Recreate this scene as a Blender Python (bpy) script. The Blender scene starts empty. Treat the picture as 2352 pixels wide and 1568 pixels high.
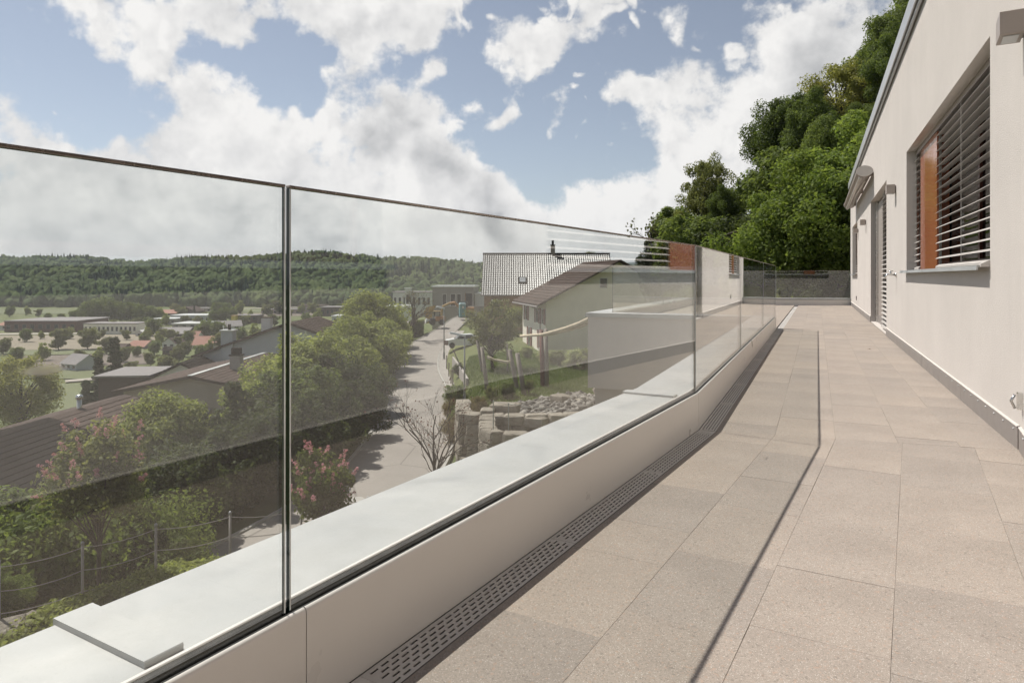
import bpy, bmesh, math, random
import numpy as np
from mathutils import Vector, Matrix, noise
R = math.radians
random.seed(7); rng = np.random.default_rng(7)
SC = bpy.context.scene
COL = SC.collection
# ------------------------------------------------------------------ camera
# world axes: x across the terrace towards the house, y along the far house wall, z up (terrace floor = 0)
EYE = 0.833; TH = R(24.1); DEL = R(6.2)
cam = bpy.data.objects.new('camera', bpy.data.cameras.new('camera')); COL.objects.link(cam)
cam.location = (0, 0, EYE); cam.rotation_euler = (R(90), 0, TH)
cam.data.sensor_width = 36; cam.data.lens = 24.0; cam.data.shift_y = -149/2352
cam.data.clip_start = 0.05; cam.data.clip_end = 20000
SC.camera = cam
# ------------------------------------------------------------------ light
SUN = Vector((-0.62, 0.13, 1.0)).normalized()
sl = bpy.data.lights.new('sun', 'SUN'); sl.energy = 3.9; sl.angle = R(0.45); sl.color = (1.0, 0.955, 0.89)
so = bpy.data.objects.new('sun', sl); COL.objects.link(so)
so.rotation_euler = (-SUN).to_track_quat('-Z', 'Y').to_euler(); so.location = (-30, 10, 60)
SC.view_settings.view_transform = 'Standard'; SC.view_settings.look = 'None'
SC.view_settings.exposure = 0.52; SC.view_settings.gamma = 1.0
SC.render.engine = 'CYCLES'
SC.cycles.use_denoising = True; SC.cycles.use_adaptive_sampling = True; SC.cycles.adaptive_threshold = 0.02
SC.cycles.max_bounces = 8; SC.cycles.transparent_max_bounces = 24; SC.cycles.diffuse_bounces = 2
SC.cycles.glossy_bounces = 3; SC.cycles.transmission_bounces = 4; SC.cycles.sample_clamp_indirect = 6
SC.cycles.caustics_reflective = False; SC.cycles.caustics_refractive = False
# ------------------------------------------------------------------ node helper
class NT:
    def __init__(s, tree): s.t = tree; s.n = tree.nodes; s.l = tree.links
    def new(s, typ, **kw):
        n = s.n.new(typ)
        for k, v in kw.items(): setattr(n, k, v)
        return n
    def setin(s, n, i, v):
        if v is None: return
        if isinstance(v, bpy.types.NodeSocket): s.l.new(v, n.inputs[i])
        else: n.inputs[i].default_value = v
    def math(s, op, a, b=None, c=None, clamp=False):
        n = s.new('ShaderNodeMath', operation=op); n.use_clamp = clamp
        s.setin(n, 0, a); s.setin(n, 1, b); s.setin(n, 2, c); return n.outputs[0]
    def vmath(s, op, a, b=None, out=0):
        n = s.new('ShaderNodeVectorMath', operation=op); s.setin(n, 0, a)
        if b is not None:
            if op == 'SCALE': s.setin(n, 3, b)
            else: s.setin(n, 1, b)
        return n.outputs[out]
    def noise(s, vec, scale, detail=4, rough=.55, dist=0, out=0, dims='3D'):
        n = s.new('ShaderNodeTexNoise', noise_dimensions=dims); s.setin(n, 'Vector', vec)
        n.inputs['Scale'].default_value = scale; n.inputs['Detail'].default_value = detail
        n.inputs['Roughness'].default_value = rough; n.inputs['Distortion'].default_value = dist
        return n.outputs[out]
    def vor(s, vec, scale, feature='F1', out='Distance', rnd=1):
        n = s.new('ShaderNodeTexVoronoi', feature=feature); s.setin(n, 'Vector', vec)
        n.inputs['Scale'].default_value = scale; n.inputs['Randomness'].default_value = rnd
        return n.outputs[out]
    def mrange(s, v, a, b, c, d, smooth=False, clamp=True):
        n = s.new('ShaderNodeMapRange', clamp=clamp)
        if smooth: n.interpolation_type = 'SMOOTHSTEP'
        s.setin(n, 0, v)
        for i, x in enumerate((a, b, c, d)): s.setin(n, i+1, x)
        return n.outputs[0]
    def mix(s, f, a, b, blend='MIX'):
        n = s.new('ShaderNodeMix', data_type='RGBA', blend_type=blend)
        s.setin(n, 0, f)
        for i, v in ((6, a), (7, b)):
            if isinstance(v, (tuple, list)): v = (v[0], v[1], v[2], 1)
            s.setin(n, i, v)
        return n.outputs[2]
    def ramp(s, f, stops, interp='LINEAR'):
        n = s.new('ShaderNodeValToRGB'); s.setin(n, 0, f); n.color_ramp.interpolation = interp
        e = n.color_ramp.elements
        while len(e) < len(stops): e.new(0.5)
        for k, (p, c) in zip(e, stops):
            k.position = p; k.color = (c[0], c[1], c[2], 1) if isinstance(c, (tuple, list)) else (c, c, c, 1)
        return n.outputs[0]
    def bump(s, h, strength=.2, dist=.01, nrm=None):
        n = s.new('ShaderNodeBump'); n.inputs['Strength'].default_value = strength
        n.inputs['Distance'].default_value = dist; s.setin(n, 'Height', h)
        if nrm is not None: s.setin(n, 'Normal', nrm)
        return n.outputs[0]
def newmat(name):
    m = bpy.data.materials.new(name); m.use_nodes = True
    k = NT(m.node_tree); k.n.clear()
    out = k.new('ShaderNodeOutputMaterial'); k.out = out
    return m, k
def princ(k, color, rough=.6, metal=0, spec=.5, nrm=None, **kw):
    p = k.new('ShaderNodeBsdfPrincipled')
    if isinstance(color, (tuple, list)): color = (color[0], color[1], color[2], 1)
    k.setin(p, 'Base Color', color); k.setin(p, 'Roughness', rough); k.setin(p, 'Metallic', metal)
    k.setin(p, 'Specular IOR Level', spec)
    if nrm is not None: k.setin(p, 'Normal', nrm)
    for a, v in kw.items(): k.setin(p, a, v)
    return p
def pm(name, col, rough=.6, metal=0, var=.12, scale=4, bump=0, bscale=60, spec=.5, rnd=.08, rvar=.1, dirt=0):
    """general procedural surface: colour clouding, per-object tint, fine bump, optional dirt"""
    m, k = newmat(name)
    tc = k.new('ShaderNodeTexCoord').outputs['Object']
    n = k.noise(tc, scale, 6, .6)
    oi = k.new('ShaderNodeObjectInfo').outputs['Random']
    f = k.math('ADD', k.mrange(n, .3, .7, 1-var, 1+var), k.mrange(oi, 0, 1, -rnd, rnd))
    c = k.vmath('SCALE', (col[0], col[1], col[2]), f)
    if dirt:
        d = k.noise(tc, scale*.35, 7, .65)
        c = k.mix(k.mrange(d, .5, .72, 0, dirt), c, (col[0]*.35, col[1]*.33, col[2]*.3))
    rr = k.mrange(n, .3, .7, max(0, rough-rvar), min(1, rough+rvar))
    nr = k.bump(k.noise(tc, bscale, 5, .6), bump, .02) if bump else None
    p = princ(k, c, rr, metal, spec, nr)
    k.l.new(p.outputs[0], k.out.inputs[0]); return m
# ------------------------------------------------------------------ sky with broken cloud
wld = bpy.data.worlds.new('World'); SC.world = wld; wld.use_nodes = True
def pixdir(x, y):
    v = Vector(((x-1176)/1568, 1.0, (635-y)/1568)).normalized()
    return Vector((v.x*math.cos(TH)-v.y*math.sin(TH), v.x*math.sin(TH)+v.y*math.cos(TH), v.z))
def build_sky():
    k = NT(wld.node_tree); k.n.clear()
    out = k.new('ShaderNodeOutputWorld')
    sky = k.new('ShaderNodeTexSky', sky_type='NISHITA'); sky.sun_disc = False
    sky.sun_elevation = math.asin(SUN.z); sky.sun_rotation = math.atan2(SUN.x, SUN.y)
    sky.air_density = 1.0; sky.dust_density = .5; sky.ozone_density = 1.0; sky.altitude = 450
    d = k.new('ShaderNodeTexCoord').outputs['Generated']
    sep = k.new('ShaderNodeSeparateXYZ'); k.l.new(d, sep.inputs[0])
    zz = k.math('MAXIMUM', sep.outputs[2], 0.0)
    inv = k.math('DIVIDE', 1.0, k.math('ADD', zz, 0.30))
    p = k.vmath('MULTIPLY', d, k_comb(k, inv, inv, 0.0))      # cloud deck seen in perspective
    p = k.vmath('ADD', p, (0.0, 0.0, 3.7))
    # slightly warped direction for ragged lobes
    wv = k.noise(d, 5.5, 3, .6, out=1)
    dw = k.vmath('ADD', d, k.vmath('SCALE', k.vmath('SUBTRACT', wv, (.5, .5, .5)), .24))
    def lobes(lst):
        tot = None
        for x, y, r, a in lst:
            c = pixdir(x, y)
            ds = k.vmath('DISTANCE', dw, tuple(c), out=1)
            v = k.mrange(ds, 0, r/1568.0*1.25, a, 0, True)
            tot = v if tot is None else k.math('ADD', tot, v)
        return tot
    L = [(330, 50, 120, .36), (480, 25, 110, .42), (440, 190, 105, .46), (700, 15, 130, .56), (580, 20, 100, .50), (960, 45, 120, .5), (850, 75, 120, .50), (790, 150, 75, .34),
         (1130, 110, 125, .46), (1260, 50, 120, .46), (1400, 20, 100, .40),
         (755, 255, 66, .52), (870, 275, 85, .54), (980, 345, 105, .54), (1100, 420, 110, .48),
         (250, 350, 100, .30), (440, 335, 110, .34), (590, 325, 110, .38), (130, 440, 170, .30), (400, 450, 200, .32), (700, 440, 190, .34), (1000, 530, 200, .30),
         (1290, 270, 85, .40), (1420, 215, 95, .42), (1530, 255, 105, .38), (1650, 190, 125, .42), (1570, 30, 70, .26), (1860, 90, 200, .56), (1780, 260, 140, .40), (1620, 340, 120, .36),
         (1450, 440, 110, .24), (90, 215, 50, .30), (1135, 280, 36, .40), (980, 222, 36, .38), (180, 10, 60, .3),
         (110, 120, 150, -.26), (180, 275, 110, -.22), (615, 205, 75, -.32), (1040, 250, 80, -.28), (1240, 370, 110, -.32), (1480, 120, 85, -.32)]
    bias = lobes(L)
    n1 = k.noise(p, 3.0, 5, .62)
    n2 = k.noise(k.vmath('ADD', d, (2.1, .4, 1.7)), 9.5, 7, .61, .0)
    dens = k.math('ADD', k.math('ADD', k.math('MULTIPLY', k.math('SUBTRACT', n1, .5), k.mrange(zz, .06, .32, .25, 1.0)), k.math('MULTIPLY', k.math('SUBTRACT', n2, .5), 1.7)), k.math('SUBTRACT', k.math('MULTIPLY', bias, .90), .01))
    dens = k.math('ADD', dens, k.mrange(zz, .02, .22, .42, 0))      # more veil near the horizon
    vb = k.new('ShaderNodeTexVoronoi', feature='F1'); k.l.new(k.vmath('ADD', dw, k.vmath('SCALE', k.vmath('SUBTRACT', wv, (.5, .5, .5)), .10)), vb.inputs['Vector'])
    vb.inputs['Scale'].default_value = 17; vb.inputs['Detail'].default_value = 1.0; vb.inputs['Roughness'].default_value = .55
    puff = k.mrange(vb.outputs['Distance'], .08, .70, .5, -.5)
    dens = k.math('ADD', dens, k.math('MULTIPLY', puff, k.mrange(zz, .10, .30, .12, .42)))
    cover = k.mrange(dens, -.06, .19, 0, 1, True)
    # shading: density compared a little towards the sun; thick parts go grey
    off = k.vmath('ADD', d, tuple(Vector((2.1, .4, 1.7))+SUN*.03))
    n2s = k.noise(off, 9.5, 4, .60, .0)
    lit = k.mrange(k.math('SUBTRACT', n2, n2s), -.13, .13, -.62, .5)
    thick = k.mrange(dens, .25, .95, 0, 1, True)
    g1 = k.noise(k.vmath('MULTIPLY', d, (1, 1, 2.6)), 4.5, 3, .6)
    dk = lobes([(1950, 160, 160, .66), (1085, 435, 100, .55), (920, 345, 90, .50), (250, 520, 240, .10), (650, 510, 220, .12), (1150, 500, 150, .14)])
    grey = k.math('ADD', k.math('MULTIPLY', thick, k.mrange(g1, .38, .64, .02, .52, True)), k.math('MULTIPLY', dk, k.mrange(n2, .35, .62, .55, 1.15)))
    grey = k.math('SUBTRACT', k.math('SUBTRACT', grey, k.math('MULTIPLY', puff, k.mrange(zz, .1, .3, .12, .34))), k.math('MULTIPLY', lit, .40), clamp=True)
    ccol = k.ramp(grey, [(0, (.640, .632, .620)), (.3, (.530, .527, .525)), (.65, (.365, .368, .375)), (1, (.235, .242, .255))])
    hs = k.new('ShaderNodeHueSaturation'); hs.inputs['Saturation'].default_value = .62; k.l.new(sky.outputs[0], hs.inputs['Color'])
    b1 = k.new('ShaderNodeBackground'); k.l.new(hs.outputs[0], b1.inputs[0]); b1.inputs[1].default_value = SKY_STR
    b2 = k.new('ShaderNodeBackground'); k.l.new(ccol, b2.inputs[0]); b2.inputs[1].default_value = 1.0
    mx = k.new('ShaderNodeMixShader'); k.l.new(cover, mx.inputs[0]); k.l.new(b1.outputs[0], mx.inputs[1]); k.l.new(b2.outputs[0], mx.inputs[2])
    k.l.new(mx.outputs[0], out.inputs[0])
def k_comb(k, a, b, c):
    n = k.new('ShaderNodeCombineXYZ'); k.setin(n, 0, a); k.setin(n, 1, b); k.setin(n, 2, c); return n.outputs[0]
SKY_STR = 0.066
wld.cycles.sampling_method = "MANUAL"; wld.cycles.sample_map_resolution = 256
build_sky()
# ------------------------------------------------------------------ mesh helpers
def mkmesh(name, verts, faces, mats=None, smooth=False, midx=None):
    me = bpy.data.meshes.new(name)
    me.from_pydata([tuple(v) for v in verts], [], faces)
    for m in (mats or []): me.materials.append(m)
    if midx is not None: me.polygons.foreach_set('material_index', midx)
    if smooth: me.polygons.foreach_set('use_smooth', [True]*len(me.polygons))
    me.update(); return me
def obj(name, me, parent=None, loc=None, rotz=None, **tags):
    o = bpy.data.objects.new(name, me); COL.objects.link(o)
    if parent is not None: o.parent = parent
    if loc is not None: o.location = loc
    if rotz is not None: o.rotation_euler = (0, 0, rotz)
    for a, v in tags.items(): o[a] = v
    return o
def thing(name, label, category, loc=(0, 0, 0), rotz=0, group=None):
    o = bpy.data.objects.new(name, None); COL.objects.link(o); o.empty_display_size = .2
    o.location = loc; o.rotation_euler = (0, 0, rotz); o['label'] = label; o['category'] = category
    if group: o['group'] = group
    return o
def tag(o, label, category, group=None):
    o['label'] = label; o['category'] = category
    if group: o['group'] = group
    return o
class MB:
    def __init__(s): s.v = []; s.f = []; s.mi = []
    def quad(s, *p, m=0):
        i = len(s.v); s.v += [tuple(q) for q in p]; s.f.append(tuple(range(i, i+len(p)))); s.mi.append(m); return s
    def poly(s, vs, fs, m=0):
        i = len(s.v); s.v += [tuple(q) for q in vs]
        for f in fs: s.f.append(tuple(i+j for j in f)); s.mi.append(m)
        return s
    def box(s, x0, x1, y0, y1, z0, z1, m=0, bev=0):
        if bev:
            b = bev
            vs = []
            for (zz, ins) in ((z0, b), (z0+b, 0), (z1-b, 0), (z1, b)):
                vs += [(x0+ins, y0+ins, zz), (x1-ins, y0+ins, zz), (x1-ins, y1-ins, zz), (x0+ins, y1-ins, zz)]
            fs = [(3, 2, 1, 0), (12, 13, 14, 15)]
            for r in range(3):
                for j in range(4): fs.append((r*4+j, r*4+(j+1) % 4, r*4+4+(j+1) % 4, r*4+4+j))
            return s.poly(vs, fs, m)
        vs = [(x0, y0, z0), (x1, y0, z0), (x1, y1, z0), (x0, y1, z0), (x0, y0, z1), (x1, y0, z1), (x1, y1, z1), (x0, y1, z1)]
        return s.poly(vs, [(3, 2, 1, 0), (4, 5, 6, 7), (0, 1, 5, 4), (1, 2, 6, 5), (2, 3, 7, 6), (3, 0, 4, 7)], m)
    def prism(s, pts, z0, z1, m=0, bev=0):
        n = len(pts)
        if bev:
            cx = sum(p[0] for p in pts)/n; cy = sum(p[1] for p in pts)/n
            def ins(p):
                dx, dy = cx-p[0], cy-p[1]; L = math.hypot(dx, dy) or 1; return (p[0]+dx/L*bev*1.3, p[1]+dy/L*bev*1.3)
            vs = [(x, y, z0) for x, y in pts]+[(x, y, z1-bev) for x, y in pts]+[(*ins(p), z1) for p in pts]
            fs = [tuple(range(2*n, 3*n))]
            for r in range(2):
                for j in range(n): fs.append((r*n+j, r*n+(j+1) % n, r*n+n+(j+1) % n, r*n+n+j))
            return s.poly(vs, fs, m)
        vs = [(x, y, z0) for x, y in pts]+[(x, y, z1) for x, y in pts]
        fs = [tuple(reversed(range(n))), tuple(range(n, 2*n))]
        for j in range(n): fs.append((j, (j+1) % n, n+(j+1) % n, n+j))
        return s.poly(vs, fs, m)
    def tube(s, pts, rad, seg=8, m=0, caps=True):
        pts = [Vector(p) for p in pts]; n = len(pts)
        if not isinstance(rad, (list, tuple)): rad = [rad]*n
        rings = []; ref = None
        for i, p in enumerate(pts):
            t = (pts[min(i+1, n-1)]-pts[max(i-1, 0)]).normalized()
            if ref is None: ref = t.cross(Vector((0, 0, 1)) if abs(t.z) < .9 else Vector((1, 0, 0))).normalized()
            a = ref-t*ref.dot(t)
            a = a.normalized() if a.length > 1e-4 else t.orthogonal().normalized(); b = t.cross(a); ref = a
            rings.append([p+(a*math.cos(2*math.pi*j/seg)+b*math.sin(2*math.pi*j/seg))*rad[i] for j in range(seg)])
        vs = [v for r in rings for v in r]; fs = []
        for i in range(n-1):
            for j in range(seg): fs.append((i*seg+j, i*seg+(j+1) % seg, (i+1)*seg+(j+1) % seg, (i+1)*seg+j))
        if caps: fs += [tuple(reversed(range(seg))), tuple(range((n-1)*seg, n*seg))]
        return s.poly(vs, fs, m)
    def lathe(s, prof, cx=0, cy=0, seg=16, m=0):
        vs = []; fs = []
        for r, z in prof:
            for j in range(seg): vs.append((cx+r*math.cos(2*math.pi*j/seg), cy+r*math.sin(2*math.pi*j/seg), z))
        for i in range(len(prof)-1):
            for j in range(seg): fs.append((i*seg+j, i*seg+(j+1) % seg, (i+1)*seg+(j+1) % seg, (i+1)*seg+j))
        fs.append(tuple(reversed(range(seg)))); fs.append(tuple(range((len(prof)-1)*seg, len(prof)*seg)))
        return s.poly(vs, fs, m)
    def mesh(s, name, mats, smooth=False):
        return mkmesh(name, s.v, s.f, mats if isinstance(mats, list) else [mats], smooth, s.mi)
    def obj(s, name, mats, parent=None, smooth=False, loc=None, rotz=None, **tags):
        return obj(name, s.mesh(name, mats, smooth), parent, loc, rotz, **tags)
def near(b, a):            # near-section frame (b across, a along) -> world x, y
    return (b*math.cos(DEL)+a*math.sin(DEL), -b*math.sin(DEL)+a*math.cos(DEL))
def cw(X, Y, z=0.0):       # metres right of / ahead of the viewpoint -> world
    return Vector((X*math.cos(TH)-Y*math.sin(TH), X*math.sin(TH)+Y*math.cos(TH), z))
def px(x, y, Y):           # a point seen at photo position (2352-wide) standing Y metres ahead
    return cw((x-1176)/1568*Y, Y, EYE-(y-635)/1568*Y)
GB = -1.020; GW = -0.612     # glass line: near frame b, far frame x
_a = (GW-GB*math.cos(DEL))/math.sin(DEL); BEND = Vector(near(GB, _a)); NEAR_A = _a
BWALL = Vector((0.89, 3.98)); WW = 0.89; WB = BWALL.x*math.cos(DEL)-BWALL.y*math.sin(DEL); WA = BWALL.x*math.sin(DEL)+BWALL.y*math.cos(DEL)
PATH = [Vector(near(GB, -3.0)), BEND, Vector((GW, 11.5))]
def offs(path, o):
    out = []
    n = len(path); nr = []
    for i in range(n-1):
        d = (path[i+1]-path[i]).normalized(); nr.append(Vector((d.y, -d.x)))
    for i in range(n):
        if i == 0: out.append(path[0]+nr[0]*o)
        elif i == n-1: out.append(path[-1]+nr[-1]*o)
        else:
            a, b = nr[i-1], nr[i]; out.append(path[i]+(a+b)*o/(1+a.dot(b)))
    return out
def ribbon(mb, path, prof, m=0, closed=True):
    """sweep a (offset, z) profile along a plan polyline with mitred corners"""
    cols = [offs(path, o) for o, z in prof]; n = len(path); k = len(prof)
    vs = [(cols[j][i].x, cols[j][i].y, prof[j][1]) for i in range(n) for j in range(k)]
    fs = []
    for i in range(n-1):
        for j in range(k if closed else k-1): fs.append((i*k+j, (i+1)*k+j, (i+1)*k+(j+1) % k, i*k+(j+1) % k))
    if closed: fs += [tuple(range(k)), tuple(reversed(range((n-1)*k, n*k)))]
    mb.poly(vs, fs, m); return mb
def clip(poly, p, nrm):
    out = []
    for i in range(len(poly)):
        a, b = poly[i], poly[(i+1) % len(poly)]
        da = (a[0]-p[0])*nrm[0]+(a[1]-p[1])*nrm[1]; db = (b[0]-p[0])*nrm[0]+(b[1]-p[1])*nrm[1]
        if da >= 0: out.append(a)
        if (da >= 0) != (db >= 0):
            t = da/(da-db); out.append((a[0]+(b[0]-a[0])*t, a[1]+(b[1]-a[1])*t))
    return out
# ------------------------------------------------------------------ terrace materials
def mat_paving():
    m, k = newmat('granite paving')
    tc = k.new('ShaderNodeTexCoord').outputs['Object']
    oi = k.new('ShaderNodeObjectInfo').outputs['Random']
    v = k.vmath('ADD', tc, k.vmath('SCALE', (7.3, 3.1, 5.7), oi))
    f1 = k.vor(v, 520, out='Color'); sp = k.new('ShaderNodeSeparateColor'); k.l.new(f1, sp.inputs[0])
    grain = k.mix(k.mrange(sp.outputs[0], 0, 1, 0, 1), (.262, .230, .202), (.352, .309, .271))
    grain = k.mix(k.mrange(sp.outputs[1], .93, .97, 0, .55), grain, (.62, .59, .55))
    grain = k.mix(k.mrange(sp.outputs[2], .91, .96, 0, .55), grain, (.115, .10, .09))
    f2 = k.vor(v, 190, out='Color'); s2 = k.new('ShaderNodeSeparateColor'); k.l.new(f2, s2.inputs[0])
    grain = k.mix(k.mrange(s2.outputs[0], .93, .97, 0, .4), grain, (.40, .27, .20))
    grain = k.mix(k.mrange(s2.outputs[1], .95, .98, 0, .5), grain, (.16, .14, .125))
    cloud = k.noise(v, 5, 6, .65)
    stain = k.noise(tc, 1.4, 6, .7)
    t = k.math('MULTIPLY', k.mrange(cloud, .3, .7, .94, 1.06), k.mrange(oi, 0, 1, .94, 1.06))
    t = k.math('MULTIPLY', t, k.mrange(stain, .35, .65, .93, 1.05))
    warm = k.mix(k.mrange(oi, 0, 1, 0, 1), (1.0, .985, .97), (1.02, .985, .945))
    c = k.mix(1.0, k.vmath('SCALE', grain, t), warm, 'MULTIPLY')
    spot = k.vor(tc, 2.3, out='Distance')
    c = k.mix(k.mrange(spot, .025, .045, .5, 0), c, (.12, .105, .09))
    nr = k.bump(k.noise(v, 420, 3, .6), .25, .004)
    p = princ(k, c, k.mrange(cloud, .3, .7, .62, .78), 0, .3, nr); k.l.new(p.outputs[0], k.out.inputs[0]); return m
def mat_plaster():
    m, k = newmat('house plaster')
    tc = k.new('ShaderNodeTexCoord').outputs['Object']
    n = k.noise(tc, 1.1, 6, .6); st = k.noise(k.vmath('MULTIPLY', tc, (9, 9, .55)), 1.0, 6, .65)
    g = k.noise(tc, 190, 4, .65); g2 = k.vor(tc, 240, out='Distance')
    f = k.math('MULTIPLY', k.mrange(n, .3, .7, .95, 1.05), k.mrange(st, .3, .7, .985, 1.012))
    f = k.math('MULTIPLY', f, k.mrange(g, .3, .7, .85, 1.12))
    c = k.vmath('SCALE', (.588, .543, .502), f)
    nr = k.bump(k.math('ADD', g, k.math('MULTIPLY', g2, .8)), .55, .006)
    p = princ(k, c, .9, 0, .2, nr); k.l.new(p.outputs[0], k.out.inputs[0]); return m
def mat_coping():
    m, k = newmat('weathered zinc coping')
    tc = k.new('ShaderNodeTexCoord').outputs['Object']
    n = k.noise(tc, 2.3, 8, .62, .6); n2 = k.noise(tc, 5.5, 8, .68, .4)
    c = k.ramp(n, [(.28, (.37, .375, .37)), (.45, (.44, .445, .438)), (.6, (.48, .482, .47)), (.75, (.53, .528, .51))])
    c = k.mix(k.mrange(n2, .46, .74, 0, .35), c, (.34, .335, .315))
    s = k.noise(tc, 160, 3, .6)
    c = k.mix(k.mrange(s, .62, .72, 0, .3), c, (.33, .32, .30))
    p = princ(k, c, k.mrange(n, .3, .7, .42, .60), .12, .4)
    k.l.new(p.outputs[0], k.out.inputs[0]); return m
def mat_glass():
    m, k = newmat('balustrade glass')
    geo = k.new('ShaderNodeNewGeometry')
    cs = k.math('ABSOLUTE', k.vmath('DOT_PRODUCT', geo.outputs['Incoming'], geo.outputs['Normal'], out=1))
    fr = k.math('ADD', .062, k.math('MULTIPLY', .938, k.math('POWER', k.math('SUBTRACT', 1.0, cs), 5.0)))
    tr = k.new('ShaderNodeBsdfTransparent'); tr.inputs[0].default_value = (.972, .982, .972, 1)
    gl = k.new('ShaderNodeBsdfGlossy'); gl.inputs['Roughness'].default_value = 0.0; gl.inputs[0].default_value = (1, 1, 1, 1)
    mx = k.new('ShaderNodeMixShader'); k.l.new(fr, mx.inputs[0]); k.l.new(tr.outputs[0], mx.inputs[1]); k.l.new(gl.outputs[0], mx.inputs[2])
    # a few dried water specks
    tc = k.new('ShaderNodeTexCoord').outputs['Object']
    sp = k.vor(k.vmath('MULTIPLY', tc, (1, 9, 4)), 1.0, out='Distance')
    df = k.new('ShaderNodeBsdfDiffuse'); df.inputs[0].default_value = (.8, .8, .77, 1)
    m2 = k.new('ShaderNodeMixShader'); k.l.new(k.mrange(sp, .022, .034, .45, 0), m2.inputs[0]); k.l.new(mx.outputs[0], m2.inputs[1]); k.l.new(df.outputs[0], m2.inputs[2])
    k.l.new(m2.outputs[0], k.out.inputs[0]); return m
M_pave = mat_paving(); M_wall = mat_plaster(); M_cop = mat_coping(); M_glass = mat_glass()
M_fascia = pm('white coated fascia', (.74, .71, .67), .34, 0, .03, 2, spec=.4, rnd=.01)
M_gask = pm('black rubber gasket', (.035, .033, .03), .45, 0, .3, 20)
M_chan = pm('drain channel dark', (.012, .012, .012), .8, 0, .2, 10)
M_grate = pm('grey painted grate', (.58, .545, .505), .5, 0, .08, 9, rnd=.03)
M_plinth = pm('grey plinth sheet', (.255, .23, .215), .42, .25, .05, 6, rnd=.02)
M_steel = pm('stainless steel', (.62, .61, .59), .22, 1.0, .06, 12)
M_edge = pm('glass edge green', (.012, .030, .024), .08, 0, .3, 30)
M_edgeb = pm('glass interlayer black', (.006, .008, .007), .12, 0, .3, 30)
M_arris = pm('polished glass arris', (.70, .73, .72), .12, .3, .1, 30)
M_cap = pm('bronze cap strip', (.34, .29, .25), .25, .7, .1, 20)
M_fl = pm('light metal flashing', (.47, .475, .47), .38, .5, .06, 5)
M_slat = pm('aluminium blind slat', (.56, .52, .48), .38, .15, .05, 8, rnd=.04)
M_dark = pm('window dark glass', (.010, .009, .009), .05, 0, .2, 2, spec=.12)
M_jamb = pm('shaded reveal plaster', (.48, .43, .39), .85, 0, .04, 8, .2, 150)
M_frame = pm('dark red window frame', (.105, .028, .018), .4, 0, .1, 6)
M_brown = pm('grey brown door panel', (.30, .26, .23), .45, 0, .06, 4)
M_lampb = pm('taupe lamp housing', (.36, .305, .27), .45, .2, .04, 6, rnd=.02)
M_int = pm('dim room inside', (.08, .06, .05), .8, 0, .2, 2)
M_conc = pm('terrace concrete', (.42, .39, .36), .85, 0, .1, 1.5, .2, 60)
def mat_orange():
    m, k = newmat('orange lacquered panel')
    tc = k.new('ShaderNodeTexCoord').outputs['Object']
    n = k.noise(k.vmath('MULTIPLY', tc, (1, 1.2, .6)), 2.0, 5, .6, 1.0)
    c = k.mix(k.mrange(n, .3, .7, 0, 1), (.33, .105, .050), (.39, .135, .068))
    p = princ(k, c, .07, 0, .8, k.bump(n, .03, .05)); k.l.new(p.outputs[0], k.out.inputs[0]); return m
M_orange = mat_orange()
# ------------------------------------------------------------------ terrace floor, slabs one by one
fl = MB(); fl.prism([near(-1.30, -3), near(WB+.1, -3), (.99, 3.98), (.99, 22.2), (-3.6, 20.4), (-3.6, 11.5), (-.92, 11.5), (-.92, 3.8)], -1.11, -.055)
floor = fl.obj('terrace_floor', M_conc, kind='structure')
D2 = BWALL-BEND; NB = Vector((-D2.y, D2.x)).normalized()     # points to the far side of the bend line
def slab(poly, z=0.0, mbc=None):
    cx = sum(p[0] for p in poly)/len(poly); cy = sum(p[1] for p in poly)/len(poly)
    z += random.uniform(-.0006, .0006)
    loc = [(p[0]-cx, p[1]-cy) for p in poly]
    if mbc is not None: mbc.prism(poly, -.04, z, bev=.0004); return
    MB().prism(loc, -.04, 0, bev=.0004).obj('paving_slab', M_pave, floor, loc=(cx, cy, z))
def gp(): return random.choice([.0001, .0002, .0002, .0003, .0007])
ncol = [-.902, -.617, -.334, -.037, .268, WB]
njoint = [[-1.9, -1.45, -1.0, -.5, -.05, .42, .93, 1.465, 1.92, 2.21, 2.67, 3.10, 3.54],
          [-1.7, -1.2, -.75, -.3, .2, .72, 1.2, 1.62, 2.05, 2.55, 2.95, 3.42],
          [-1.6, -1.1, -.6, -.15, .35, .85, 1.28, 1.70, 2.09, 2.48, 2.89, 3.30, 3.72],
          [-1.9, -1.4, -.9, -.4, .12, .62, 1.13, 1.64, 2.139, 2.628, 3.15, 3.675],
          [-1.8, -1.35, -.85, -.35, .15, .7, 1.2, 1.75, 2.35, 2.85, 3.35, 3.75]]
for ci in range(5):
    js = njoint[ci]+[4.6]
    for j in range(len(js)-1):
        q = [near(b, a) for b, a in ((ncol[ci]+gp(), js[j]+gp()), (ncol[ci+1]-gp(), js[j]+gp()), (ncol[ci+1]-gp(), js[j+1]-gp()), (ncol[ci]+gp(), js[j+1]-gp()))]
        q = clip(q, BEND-NB*.001, -NB)
        if len(q) > 2: slab(q)
fcol = [-.500, -.203, .085, .37, .64, WW]
for ci in range(5):
    y = 3.2+random.uniform(0, .4)
    while y < 22.3:
        L = random.choice([.40, .48, .50, .58, .62]); x0, x1 = fcol[ci]+gp(), fcol[ci+1]-gp()
        q = clip([(x0, y+gp()), (x1, y+gp()), (x1, y+L-gp()), (x0, y+L-gp())], BEND+NB*.001, NB)
        q = clip(q, (.89, 22.02), (.353, -1.0)) if q else q
        if len(q) > 2: slab(q)
        y += L
lt = MB()
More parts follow.
